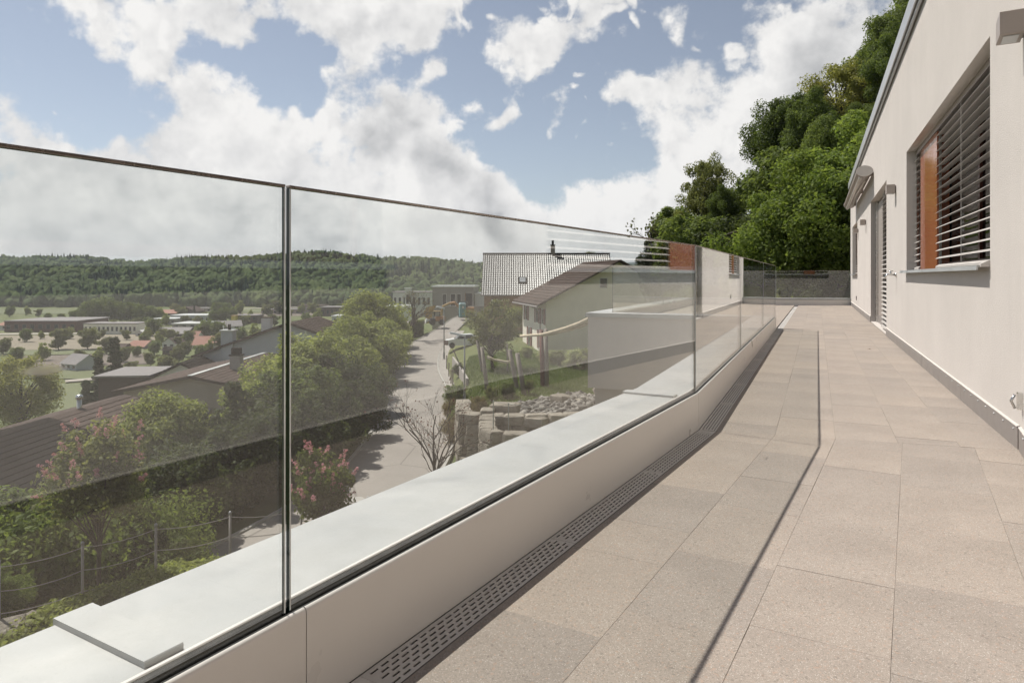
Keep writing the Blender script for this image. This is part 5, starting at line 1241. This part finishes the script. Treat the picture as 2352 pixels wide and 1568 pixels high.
block_wall('stone_wall', 'curved dry wall of big sandstone blocks beside the sidewalk, rear one', [(-2.6, 36.5), (-2.35, 33.4), (-1.4, 32.6), (1, 32.4), (3.5, 32.8), (6, 33.5)], -8.2, -5.75)
block_wall('stone_wall', 'curved dry wall of sandstone blocks, front one with fence posts on top', [(-1.2, 32.2), (-1.0, 29.6), (-.4, 28.9), (1.5, 28.9), (4, 29.6), (6, 31)], -8.2, -5.7)
for x, y0, y1 in ((1133, 980, 919), (1168, 984, 925)):
    a = px(x, y0, 28.6); b = px(x, y1, 28.6); tag(MB().tube([(0, 0, -.1), b-a], .022, 7).obj('wire_post', M_pole, None, loc=a), 'thin steel fence post on the front stone wall, %s one' % ('left' if x < 1150 else 'right'), 'post')
log(px(1133, 921, 28.6), px(1168, 927, 28.6), .009, .009, 'thin steel wire between the two posts on the stone wall', M_pole, .02); log(px(1168, 927, 28.6), px(1290, 940, 28.6), .009, .009, 'thin steel wire running right from the stone wall posts', M_pole, .05)
# rubble on the bank: countless stones
def rubble():
    r = np.random.default_rng(3); ico = bmesh.new(); bmesh.ops.create_icosphere(ico, subdivisions=1, radius=1); ico.verts.ensure_lookup_table()
    bv = np.array([v.co[:] for v in ico.verts]); bf = np.array([[v.index for v in f.verts] for f in ico.faces]); ico.free(); V = []; F = []; c = 0
    XY = np.stack([r.uniform(-2.2, 8.5, 9000), r.uniform(33.0, 38.8, 9000)], 1); XY[:, 1] += .15*XY[:, 0]; Zs = T(XY[:, 0], XY[:, 1])
    for i in range(9000):
        X, Y = XY[i]
        if X < -.5 and Y > 36+X: continue
        s = r.uniform(.04, .12) if r.random() < .95 else r.uniform(.16, .30)
        w = bv*(1+r.normal(size=(len(bv), 1))*.26)*np.array([1, r.uniform(.6, 1), r.uniform(.45, .8)])*s; a = r.uniform(0, 6.28)
        x = w[:, 0]*math.cos(a)-w[:, 1]*math.sin(a); y = w[:, 0]*math.sin(a)+w[:, 1]*math.cos(a)
        z = Zs[i]+.25*s+r.uniform(0, .10); p = cw(X, Y, z); V.append(np.stack([x+p.x, y+p.y, w[:, 2]+p.z], 1)); F.append(bf+c); c += len(bv)
    m, k = newmat('grey rubble'); isl = k.new('ShaderNodeNewGeometry').outputs['Random Per Island']; tc = k.new('ShaderNodeTexCoord').outputs['Object']
    cc = k.mix(isl, (.06, .056, .050), (.34, .315, .28)); cc = k.vmath('SCALE', cc, k.mrange(k.noise(tc, 14, 5), .3, .7, .75, 1.15)); p = princ(k, cc, .9, 0, .2, k.bump(k.noise(tc, 30, 4), .5, .03)); k.l.new(p.outputs[0], k.out.inputs[0])
    obj('rubble', fastmesh('rubble', np.concatenate(V), np.concatenate(F), m), kind='stuff', label='loose grey rubble heaped behind the stone wall')
def Tz_fast(X, Y, _c={}):
    key = (round(X*2), round(Y*2))
    if key not in _c: _c[key] = Tz(key[0]/2, key[1]/2)
    return _c[key]
rubble()
# boulders on the rubble
for i, (x, y, Y, s) in enumerate(((1160, 940, 33.6, .62), (1290, 918, 36.5, .55), (1345, 925, 36, .5), (1230, 968, 32.2, .5), (1120, 948, 33.0, .42))):
    p = px(x, y, Y); o = obj('boulder', SM[i], None, tuple(p), random.uniform(0, 3)); o.scale = (s*2.2, s*1.5, s); tag(o, ['flat pale boulder topping the rear stone wall', 'large boulder at the right end of the rubble', 'boulder at the far right of the rubble beside the terrace', 'pale boulder half hidden behind the coping', 'boulder at the left corner of the rear wall'][i], 'boulder')
# lawn grass near the trees gets real blades
def blades(name, x0, x1, y0, y1, n, h, m, seed, label):
    r = np.random.default_rng(seed); X = r.uniform(x0, x1, n); Y = r.uniform(y0, y1, n); Z = T(X, Y); a = r.uniform(0, 6.28, n); hh = h*(.5+r.random(n)); w = .012+.01*r.random(n)+h*.04
    wx = X*math.cos(TH)-Y*math.sin(TH); wy = X*math.sin(TH)+Y*math.cos(TH); lx, ly = r.normal(size=n)*hh*.4, r.normal(size=n)*hh*.4
    B = np.stack([wx, wy, Z-.02], 1); t = np.stack([np.cos(a)*w, np.sin(a)*w, np.zeros(n)], 1); tip = B+np.stack([lx, ly, hh], 1)
    obj(name, fastmesh(name, np.stack([B-t, B+t, tip], 1).reshape(-1, 3), np.arange(n*3).reshape(-1, 3), m), kind='stuff', label=label)
M_blade = mat_leaf('lawn blade', (.085, .135, .028), (.165, .215, .060), trans=.3)
blades('lawn_grass', -4, 12, 39, 64, 90000, .14, M_blade, 8, 'green lawn grass in front of the farmhouse')
# ------------------------------------------------------------------ wire fence and planting right below the terrace
FP_ = [(-9.0, 6.2), (-7.6, 7.4), (-6.35, 8.45), (-5.70, 9.06), (-5.07, 9.72), (-4.22, 10.22), (-3.26, 10.55), (-2.3, 10.9)]
M_rust = pm('galvanised fence steel', (.34, .31, .28), .75, 0, .1, 8)
ft = -2.72
fence = thing('wire_fence', 'low steel wire fence with thin round posts below the terrace at lower left', 'fence', tuple(cw(FP_[0][0], FP_[0][1], ft-.9)))
f0 = cw(FP_[0][0], FP_[0][1], ft-.9)
for X, Y in FP_:
    p = cw(X, Y, ft-.9)-f0; o = MB().tube([p+Vector((0, 0, -.2)), p+Vector((0, 0, .9))], .018, 8).obj('post', M_rust, fence, True); MB().lathe([(.022, .9), (.022, .93), (.01, .945)], p.x, p.y, 8).obj('post_cap', M_pole, o, True)
for i in range(len(FP_)-1):
    for hz in (.86, .56, .28):
        a = cw(*FP_[i], ft-.9+hz)-f0; b = cw(*FP_[i+1], ft-.9+hz)-f0; sag = .035+.02*random.random()
        MB().tube([a.lerp(b, q/6)+Vector((0, 0, -sag*4*(q/6)*(1-q/6))) for q in range(7)], .0065, 5, caps=False).obj('wire', M_rust, fence)
M_bed = pm('dark planting soil', (.045, .034, .026), .95, 0, .3, 2, .8, 12)
obj('planting_bed', drape('planting_bed', np.linspace(-11, 1.5, 26), np.linspace(3.5, 13.5, 22), M_bed, .05), kind='structure')
def ground_cover(name, pts, n, size, lm, seed, label, hz=.22):
    r = np.random.default_rng(seed); P = dens(np.array(pts), 10); k = r.integers(len(P), size=60); C = np.stack([P[k, 0]+r.normal(size=60)*.22, P[k, 1]+r.normal(size=60)*.22], 1); Z = T(C[:, 0], C[:, 1])+.06
    W = np.array([cw(a, b, z)[:] for (a, b), z in zip(C, Z)]); V, F = leaf_cloud(W, np.full(60, hz), n, size, r, .35); obj(name, fastmesh(name, V, F, ML[lm]), kind='stuff', label=label)
ground_cover('ground_cover', [(-6.0, 8.35), (-5.4, 9.0), (-4.85, 9.55), (-4.4, 9.95), (-3.9, 10.15)], 260, .035, 'spring', 31, 'low leafy ground cover along the edge below the coping')
ground_cover('ground_cover', [(-6.9, 7.6), (-6.2, 8.2), (-5.5, 8.8)], 200, .035, 'olive', 32, 'sparse ground cover between the edge stones', .16)
for i, (x, y, Y, s) in enumerate(((15, 1460, 7.6, .30), (75, 1440, 7.9, .26), (120, 1428, 8.0, .20), (265, 1372, 8.9, .17), (300, 1362, 9.1, .14))):
    Y = 4.36*1568/(y-635); p = px(x, y, Y); o = obj('bed_stone', SM[(i+2) % 6], None, tuple(p), random.uniform(0, 3)); o.scale = (s*1.6, s*1.2, s); tag(o, ['pale edging stone in the left bottom corner below the coping', 'edging stone next to the corner one', 'edging stone third from the left corner', 'small edging stone at the lilac trunk', 'smallest edging stone right of the lilac trunk'][i], 'stone', 'edging stones below the coping')
def lilac(X, Y, H, rx, label, seed, zg=None, tilt=0):
    r = np.random.default_rng(seed); z = Tz(X, Y) if zg is None else zg; t = thing('lilac_shrub', label, 'shrub', tuple(cw(X, Y, z)), 0, 'lilacs in bloom'); c0 = H*.32
    C, Rr = crown_pts(r, 70, rx, (H-c0)/2, c0+(H-c0)/2, rx*.26, jit=.35, hollow=.4); V, F = leaf_cloud(C, Rr, 105, .036, r, .1); obj('crown', fastmesh('crown', V, F, ML['olive' if seed % 2 else 'mid']), t)
    mb = MB(); mb.tube([(0, 0, -.3), (0, 0, c0*.6), (.04, .0, c0)], [.035, .03, .024], 7)
    for q in C[r.permutation(len(C))[:26]]: limbs(mb, (0, 0, c0*(.5+.5*r.random())), [q], .026, r)
    mb.obj('trunk', M_bark, t, True)
    top = C[np.argsort(-(C[:, 2]+np.hypot(C[:, 0], C[:, 1])*1.0+r.normal(size=len(C))*H*.12))[:46]]
    fc = []; fr = []
    for q in top:
        d = np.array([q[0], q[1], (q[2]-c0)*.8]); d /= np.linalg.norm(d)+1e-6; b = q+d*rx*.22
        for j in range(4): fc.append(b+d*j*.035+r.normal(size=3)*.012); fr.append(.042-.007*j)
    V, F = leaf_cloud(np.array(fc), np.array(fr), 22, .012, r); obj('blossom', fastmesh('blossom', V, F, ML['pink']), t); return t
lilac(-5.9, 9.75, 2.55, .78, 'tall pink lilac behind the wire fence at lower left', 41); lilac(-2.85, 10.3, 1.95, .52, 'compact pink lilac right of the tall glass joint', 42, -3.6)
# bare little tree on the ledge
def bare_tree(name, label, base, H, spread, seed, rad, depth=5, m=None, buds=None, lean=(0, 0)):
    r = np.random.default_rng(seed); t = thing(name, label, 'tree', tuple(base)); mb = MB(); tips = []
    def br(p, d, L, rd, lv):
        n = 4; pts = [p]; q = p.copy(); dd = d.copy()
        for i in range(n): dd = (dd+Vector(r.normal(size=3)*.10)+Vector((0, 0, .05))).normalized(); q = q+dd*L/n; pts.append(q.copy())
        mb.tube(pts, [rd*(1-.55*i/n) for i in range(n+1)], 5, caps=False)
        if lv == 0: tips.append(q); return
        for i in range(r.integers(2, 4) if lv < depth else 5):
            s = r.uniform(.35, 1.0); b = pts[int(s*n)]; a = r.uniform(0, 6.28); sp = spread*(.55+.5*r.random()); ax = dd.orthogonal().normalized(); ax.rotate(Matrix.Rotation(a, 3, dd)); nd = (dd*math.cos(sp)+ax*math.sin(sp)).normalized()
            br(b.copy(), nd, L*r.uniform(.62, .85), rd*.52, lv-1)
    br(Vector((0, 0, -.2)), Vector((lean[0], lean[1], 1)).normalized(), H*.36, rad, depth); mb.obj('trunk_and_branches', m or M_barkd, t, True)
    if buds:
        P = np.array([q[:] for q in tips]); V, F = leaf_cloud(P, np.full(len(P), .04), buds[1], buds[2], r); obj('buds', fastmesh('buds', V, F, ML[buds[0]]), t)
    return t
bare_tree('bare_tree', 'leafless young tree with reddish buds standing over the lane', cw(-1.6, 14.2, -4.0), 3.9, .62, 51, .05, 5, None, ('red', 2, .022))
bare_tree('bare_tree', 'dark leafless tree leaning right beside the building site', px(940, 757, 88), 6.5, .65, 52, .26, 5, M_bark, ('brown', 3, .10), (.45, 0))
bare_tree('bare_tree', 'thin bare tree among the shrubs on the slope, left end of the hillside', px(1500, 590, 46), 4.2, .8, 53, .16, 5, M_barkd, ('olive', 6, .09))
# clipped hedges
def hedge(label, X, Y, L, D, H, rot, seed, n=9000, leaf=.07, lm='hedge'):
    r = np.random.default_rng(seed); z = Tz(X, Y); t = thing('clipped_hedge', label, 'hedge', tuple(cw(X, Y, z)), TH+rot); P = r.uniform(-1, 1, size=(n, 3)); k = r.integers(0, 3, n); sg = np.sign(P[np.arange(n), k]); P[np.arange(n), k] = sg*(.92+.10*r.random(n)); P[:, 2] = np.where((k == 2) & (sg < 0), np.abs(P[:, 2]), P[:, 2])
    C = P*np.array([L/2, D/2, H/2])+np.array([0, 0, H/2]); V, F = leaf_cloud(C, np.full(n, .05), 1, leaf, r); obj('foliage', fastmesh('foliage', V, F, ML[lm]), t); MB().box(-L/2*.9, L/2*.9, -D/2*.88, D/2*.88, 0, H*.9, bev=.05).obj('inner_twigs', M_barkd, t)
hedge('long clipped hedge bordering the lane beyond the big bushes', -14.6, 84, 1.9, 13, 2.3, R(-4), 61, 16000, .10); hedge('short clipped hedge block nearer the loader', -13.1, 93.5, 1.6, 3, 2.2, 0, 62, 6000, .10)
# ------------------------------------------------------------------ trees and shrubs
G1 = 'bushes along the left side of the lane'
def P_(key, x, Y, s, label, group=None, name='tree', cat='tree', dz=0, sx=None, sz=None): return plant(key, at(x, Y, dz), label, s, None, cat, group, name, sx, sz)
P_('yellow', 45, 92, 1.25, 'big fresh green tree at the left edge, standing below the houses', sx=1.7, sz=1.55)
P_('spring', 855, 74, 1.0, 'light green willow-like tree above the hedge bank', sx=1.15, sz=1.0); P_('spring', 905, 82, .62, 'smaller light green tree right of the willow-like one'); P_('broad', 770, 64, .62, 'round mid green bush left of the willow-like tree', None, 'bush', 'bush')
bush = [(600, 40, 'shrubs', 1.25, 'pale leafy bush below the taupe house, right of its gable'), (668, 44, 'shrubs', 1.6, 'pale leafy bush directly behind the tall glass joint'), (735, 46, 'shrubs', 1.7, 'green bush right of the tall joint on the bank'), (800, 50, 'shrubs', 1.6, 'bright bush in the middle of the lane bank'), (850, 58, 'shrubs', 1.7, 'bush next to the lane where it bends, lower one'), (868, 66, 'shrubs', 1.7, 'bush next to the lane where it bends, upper one'), (820, 58, 'shrubs', 1.7, 'bush in the second row of the lane bank'), (760, 56, 'silver', 1.6, 'pale grey green bush in the second row of the bank'), (700, 54, 'shrubs', 1.7, 'bush against the pale blue house wall'), (905, 76, 'shrubs', 1.1, 'low bush at the foot of the long hedge'), (640, 52, 'shrubs', 1.5, 'bush at the right end of the taupe house'), (880, 62, 'shrubd', .9, 'dark low bush at the kerb of the bend')]
for x, Y, k, s, lb in bush: P_(k, x, Y, s, lb, G1, 'bush', 'bush')
dk = [(560, 27, 'shrubd', 1.15, 'dark shrub on the shaded bank, farthest left'), (640, 29, 'shrubd', 1.2, 'dark shrub on the shaded bank behind the tall joint'), (700, 31, 'shrubd', 1.15, 'dark shrub on the shaded bank above the compact lilac'), (760, 34, 'shrubd', 1.15, 'dark shrub on the shaded bank near the kerb'), (810, 38, 'shrubd', 1.1, 'dark shrub on the shaded bank where the kerb straightens'), (600, 33, 'shrubd', 1.4, 'tall dark shrub in the second row of the shaded bank, left'), (690, 36, 'shrub', 1.4, 'tall green shrub in the second row of the shaded bank'), (770, 42, 'shrubd', 1.4, 'tall dark shrub in the second row of the shaded bank, right'), (840, 45, 'shrubd', 1.1, 'dark shrub close to the kerb below the bend'), (440, 25, 'shrubd', 1.1, 'dark shrub between the lilac and the shaded bank'), (420, 23, 'shrubd', 1.05, 'dark shrub behind the lilac crown')]
for x, Y, k, s, lb in dk: P_(k, x, Y, s, lb, 'dark shrubs on the shaded bank', 'bush', 'bush')
nl_ = [(390, 30, 'spring', .62, 'bright young maple in front of the dark bungalow', 'tree'), (330, 33, 'spring', .5, 'bright maple shoot left of the young maple', 'tree'), (465, 31, 'spring', .36, 'bright maple bush right of the young maple', 'tree'), (540, 36, 'shrubs', .8, 'pale bush between the maple and the lane bank', 'bush')]
for x, Y, k, s, lb, c in nl_: P_(k, x, Y, s, lb, None, c, c)
fl_ = [(20, 15, 'leafy', 1.35, 'green leafy shrub at the left edge below the dark roof'), (110, 16, 'leafy', 1.3, 'green leafy shrub next to the left edge one'), (60, 12.5, 'maple', .42, 'light green shrub behind the fence at the left edge'), (230, 17, 'leafyd', 1.15, 'dark shrub behind the tall lilac'), (330, 18, 'leafy', 1.0, 'green shrub right of the tall lilac'), (385, 17, 'leafy', .8, 'sunlit shrub in the middle behind the fence'), (300, 14, 'leafy', .45, 'small leafy shrub behind the second fence post'), (0, 9.6, 'maple', .16, 'low leafy plant at the left edge by the fence'), (160, 13, 'leafyd', .6, 'dark low shrub behind the first fence posts')]
for x, Y, k, s, lb in fl_: P_(k, x, Y, s, lb, 'shrubs behind the wire fence', 'bush', 'bush')
# conifers and valley trees
P_('cypress', 198, 74, .95, 'dark pointed conifer, smallest of the three, in front of the meadow'); P_('fir', 226, 78, .85, 'dark spruce in the middle of the three conifers'); P_('fir', 262, 80, 1.05, 'tallest dark spruce of the three conifers')
vt = [(136, 286, 'far2', .85, 'round grey green tree in the brown field, left one'), (203, 288, 'far2', .85, 'round grey green tree in the brown field, right one'), (268, 262, 'far', .4, 'small dark tree by the field sheds'), (300, 120, 'wispy', .9, 'thin brownish tree right of the spruces'), (330, 105, 'wispy', .85, 'thin brownish tree nearer the taupe house'), (355, 268, 'far', .5, 'orchard tree, leftmost of the orchard'), (380, 215, 'far2', .6, 'orchard tree in front of the white cottage'), (425, 262, 'far2', .55, 'orchard tree below the red roofs'), (440, 205, 'wispy', .9, 'brown budding tree below the right red roof'), (350, 352, 'far', .8, 'round tree behind the white garage'), (470, 330, 'far', .85, 'broad tree right of the red roofs'), (500, 330, 'far', .8, 'broad tree left of the white barn'), (545, 180, 'spring', 1.0, 'bright tree behind the pale house chimney, left'), (575, 170, 'spring', 1.0, 'bright tree behind the pale house chimney, middle'), (610, 165, 'spring', 1.1, 'bright tree behind the pale house chimney, right'), (525, 140, 'spring', .8, 'bright bush behind the lower verge of the pale house'), (490, 440, 'far', .8, 'dark tree behind the blue grey workshop'), (510, 445, 'far', .9, 'dark round tree left of the yellow container'), (560, 410, 'far2', .7, 'pale tree right of the yellow container'), (630, 420, 'far2', .7, 'pale tree near the vertical glass joint'), (310, 400, 'far2', .6, 'tree at the right end of the office block'), (446, 500, 'fir', .9, 'lone dark conifer by the barns'), (300, 215, 'far2', .4, 'bushy tree behind the tallest spruce'), (345, 235, 'far2', .45, 'bushy tree beside the dark garden shed'), (400, 170, 'wispy', .8, 'thin tree in the meadow left of the pale house'), (690, 300, 'far2', .5, 'bush in the meadow right of the glass joint'), (745, 210, 'wispy', .9, 'thin tree over the brown roof right of the joint'), (250, 150, 'olive', .9, 'olive bush below the spruces'), (280, 95, 'wispy', .8, 'thin pale tree in front of the spruces'), (640, 250, 'far', .5, 'dark bush left of the glass joint in the valley')]
for x, Y, k, s, lb in vt: P_(k, x, Y, s, lb)
for i, (x, Y, s) in enumerate(((110, 470, .5), (140, 465, .5), (170, 460, .7), (195, 455, 1.0), (215, 450, 1.35), (238, 455, 1.5), (258, 450, 1.3), (280, 452, 1.15), (300, 455, 1.2), (322, 452, 1.1), (345, 455, 1.0), (358, 458, .8))): P_('far', x, Y, s, 'tree of the dense clump at the foot of the wood, number %s from the left' % ['one', 'two', 'three', 'four', 'five', 'six', 'seven', 'eight', 'nine', 'ten', 'eleven', 'twelve'][i], 'tree clump in front of the wood')
ORD = [a+b for a in ('', 'twenty-', 'thirty-', 'forty-', 'fifty-', 'sixty-', 'seventy-') for b in (('first', 'second', 'third', 'fourth', 'fifth', 'sixth', 'seventh', 'eighth', 'ninth', 'tenth', 'eleventh', 'twelfth', 'thirteenth', 'fourteenth', 'fifteenth', 'sixteenth', 'seventeenth', 'eighteenth', 'nineteenth', 'twentieth') if not a else ('first', 'second', 'third', 'fourth', 'fifth', 'sixth', 'seventh', 'eighth', 'ninth'))]
ORD = ORD[:29]+['thirtieth']+ORD[29:38]+['fortieth']+ORD[38:47]+['fiftieth']+ORD[47:56]+['sixtieth']+ORD[56:65]+['seventieth']+ORD[65:]
gv = [(15, 300, .4), (60, 320, .45), (95, 335, .4), (160, 335, .35), (235, 345, .4), (330, 300, .4), (365, 310, .45), (395, 320, .4), (410, 245, .4), (460, 255, .45), (480, 275, .4), (505, 290, .5), (530, 300, .5), (555, 320, .5), (585, 335, .5), (610, 350, .5), (655, 360, .5), (340, 410, .5), (380, 425, .5), (425, 430, .45), (455, 420, .5), (533, 470, .6), (575, 500, .6), (615, 520, .6), (660, 480, .6), (705, 430, .5), (730, 460, .6), (770, 480, .6), (810, 470, .6), (70, 235, .35), (225, 240, .35), (285, 245, .4), (320, 200, .35), (22, 520, .7), (63, 540, .7), (88, 520, .6), (403, 560, .6), (520, 560, .6), (760, 360, .5), (800, 330, .5), (8, 270, .4), (40, 245, .35), (100, 250, .4), (180, 245, .35), (245, 270, .45), (315, 262, .4), (338, 330, .5), (372, 340, .5), (407, 300, .45), (434, 310, .4), (452, 340, .5), (488, 350, .55), (517, 250, .5), (545, 260, .5), (571, 280, .5), (600, 290, .55), (630, 300, .5), (648, 330, .5), (672, 350, .5), (715, 340, .5), (742, 330, .5), (785, 390, .6), (825, 360, .6), (290, 330, .4), (260, 380, .5), (325, 450, .6), (367, 470, .6), (415, 490, .6), (470, 480, .6), (500, 520, .7), (550, 540, .7), (640, 560, .7), (720, 540, .7), (780, 560, .7), (693, 560, .7), (840, 420, .6)]
for i, (x, Y, s) in enumerate(gv): P_(('far2', 'far', 'far3', 'far2')[i % 4], x, Y, s*random.uniform(.9, 1.5), 'small hedgerow tree among the valley buildings, %s by count from the left edge' % ORD[sorted(q[0] for q in gv).index(x)], 'scattered small valley trees')
# fruit tree on the lawn
P_('wispy', 1133, 52, .72, 'open fruit tree with forked trunk on the lawn', sx=.82, sz=.70)
P_('spring', 1180, 80, .42, 'green tree between the two houses')
for x, Y, k, s, lb in ((1210, 60, 'silver', .35, 'low pale shrub at the farmhouse terrace'), (1280, 56, 'silver', .45, 'pale flowering shrub below the log beams, left'), (1320, 55, 'silver', .55, 'pale flowering shrub below the log beams, right'), (1250, 57, 'silver', .36, 'low pale shrub between the posts and the farmhouse'), (1352, 54, 'shrubs', .6, 'green shrub next to the terrace block'), (1060, 41, 'shrub', .45, 'small shrub at the foot of the nearer lamp'), (1095, 40, 'shrubb', .5, 'brown twiggy shrub left of the leaning posts'), (1130, 39.5, 'olive', .2, 'low leafy plant under the pale rail'), (1050, 37, 'shrubb', .6, 'brown twiggy shrub above the rear stone wall corner'), (1085, 36.5, 'shrubb', .55, 'brown twiggy shrub on the stone wall'), (1165, 40.5, 'shrub', .3, 'tiny shrub between the leaning posts'), (1045, 48, 'shrub', .5, 'shrub at the end of the white garden wall'), (1040, 43, 'shrubb', .5, 'twiggy shrub beside the sidewalk'), (1055, 58, 'shrubd', .35, 'dark little bush by the fence posts'), (1215, 41, 'olive', .16, 'low plant at the foot of the rightmost leaning post')): P_(k, x, Y, s, lb, None, 'bush', 'bush')
# hillside on the right, beyond the terrace end
hs = [(1618, 43, 'olive', .92, 'spiky olive green tree standing alone against the sky'), (1555, 47, 'shrub', 1.2, 'mid green bush below the spiky tree, left'), (1515, 46, 'shrubd', .9, 'dark bush at the left end of the hillside'), (1590, 38, 'shrub', 1.25, 'mid green bush below the spiky tree'), (1668, 40, 'broad2', .40, 'dark round tree right of the spiky tree'), (1745, 40, 'broad', .42, 'mid green tree in the middle of the hillside'), (1700, 34, 'shrubd', 1.25, 'dark bush above the fallen branch'), (1655, 33, 'red', .75, 'dark red leaved bush on the hillside'), (1625, 32, 'shrub', 1.0, 'bush just above the balustrade at the left'), (1740, 30, 'shrubs', .9, 'light bush under the fallen branch'), (1690, 27.5, 'olive', .38, 'small olive shrub behind the far glass'),
      (1790, 49, 'broad2', .92, 'tall dark tree with rounded crown, left of the yellowish tree'), (1835, 52, 'broad', .92, 'tall tree behind the rounded dark one'), (1930, 53, 'yellow', 1.0, 'yellowish tree with dark forked trunk against the sky'), (1870, 44, 'broad2', .75, 'dark tree below the yellowish tree'), (2050, 54, 'broad2', 1.0, 'dark forest tree right of the yellowish tree'), (2085, 56, 'broad', 1.15, 'tall dark forest tree close to the roof edge, lower'), (2120, 58, 'broad2', 1.3, 'tall forest tree close to the roof edge, upper'), (2160, 60, 'broad', 1.5, 'highest forest tree beside the roof'), (1985, 44, 'broad', .5, 'mid green tree right above the awning'), (1910, 39, 'broad', .58, 'mid green tree below the flag'), (1810, 38, 'shrub', 1.5, 'broad bush in the hillside gap'), (1855, 34, 'shrubd', 1.2, 'dark bush left of the awning'), (2060, 48, 'broad2', .8, 'dark tree peeping over the roof edge'), (2220, 62, 'broad2', 1.6, 'forest tree hidden mostly behind the roof'), (2010, 66, 'broad', 1.1, 'upper forest tree behind the yellowish tree'),
      (1790, 26.5, 'maple', .85, 'bright green maple bush behind the far glass, left'), (1865, 25.5, 'maple', .95, 'bright green maple bush behind the far glass, middle'), (1930, 25.5, 'maple', 1.0, 'bright green maple bush touching the house corner'), (1900, 30, 'maple', 1.1, 'bright green maple in the second row at the house corner'), (1830, 30, 'maple', .9, 'bright maple in the second row, left'), (1755, 24.5, 'shrubs', .55, 'low leafy bush behind the far glass, left'), (1880, 23.8, 'shrubd', .45, 'dark low bush right behind the far glass'), (1530, 40, 'shrubd', .9, 'dark bush just left of the red leaved one'), (1660, 50, 'shrub', 1.1, 'bush behind the spiky tree')]
for x, Y, k, s, lb in hs:
    c = 'tree' if k in ('olive', 'broad', 'broad2', 'yellow') else 'bush'; P_(k, x, Y, s, lb, None, c, c, 0, s*(.82 if c == 'tree' and k != 'yellow' else 1), s)
P_('wispy', 1345, 100, .9, 'pale tree peeping over the tiled roof ridge', dz=3)
log(px(1664, 541, 29), px(1795, 524, 29), .035, .06, 'bare fallen branch sticking out of the hillside bushes', M_bark, -.15)
log(px(1727, 531, 29), px(1722, 560, 29), .03, .02, 'broken side twig hanging from the fallen branch', M_bark, .0)
fp2 = thing('flag', 'teal pennant flying above the roof edge by the hillside', 'flag', tuple(px(1976, 378, 40)), TH)
mb = MB(); n = 12
for i in range(n+1):
    u = i/n; x = -1.15*u; z = .62*u-.12*math.sin(u*4)-.1*u*u; y = .12*math.sin(u*7); w = .30*(1-.72*u)
    mb.v += [(x, y, z+w), (x+.03, y+.05, z-w)]
for i in range(n): mb.f.append((2*i, 2*i+1, 2*i+3, 2*i+2)); mb.mi.append(0)
mb.obj('cloth', pm('teal cloth', (.03, .30, .27), .7, 0, .3, 3), fp2); MB().tube([(.02, 0, -3.5), (.02, 0, .5)], .03, 6).obj('pole', M_pole, fp2)
ap = px(1898, 402, 38); tag(MB().tube([(0, 0, -3), (0, 0, (402-345)/1568*38)], .03, 6).obj('antenna_mast', M_pole, None, loc=ap), 'thin grey mast among the hillside trees', 'mast')
bn = thing('garden_bench', 'small bench in front of the farmhouse facade', 'bench', tuple(at(1243, 63)), TH+1.4)
MB().box(-.8, .8, -.2, .2, .42, .47).obj('seat', M_log, bn)
for x in (-.7, .7): MB().box(x-.04, x+.04, -.18, .18, 0, .418).obj('leg', M_log, bn)
# ------------------------------------------------------------------ thin haze in the valley air
hz = MB(); hz.box(-14000, 14000, -14000, 14000, -140, 135)
hm = bpy.data.materials.new('valley haze'); hm.use_nodes = True; hk = NT(hm.node_tree); hk.n.clear()
ho = hk.new('ShaderNodeOutputMaterial'); hv = hk.new('ShaderNodeVolumePrincipled'); hv.inputs['Color'].default_value = (.80, .87, .95, 1); hv.inputs['Density'].default_value = .00009; hv.inputs['Anisotropy'].default_value = .2
hk.l.new(hv.outputs[0], ho.inputs['Volume']); hz.obj('haze', hm, kind='stuff', label='thin blue haze lying in the valley air')
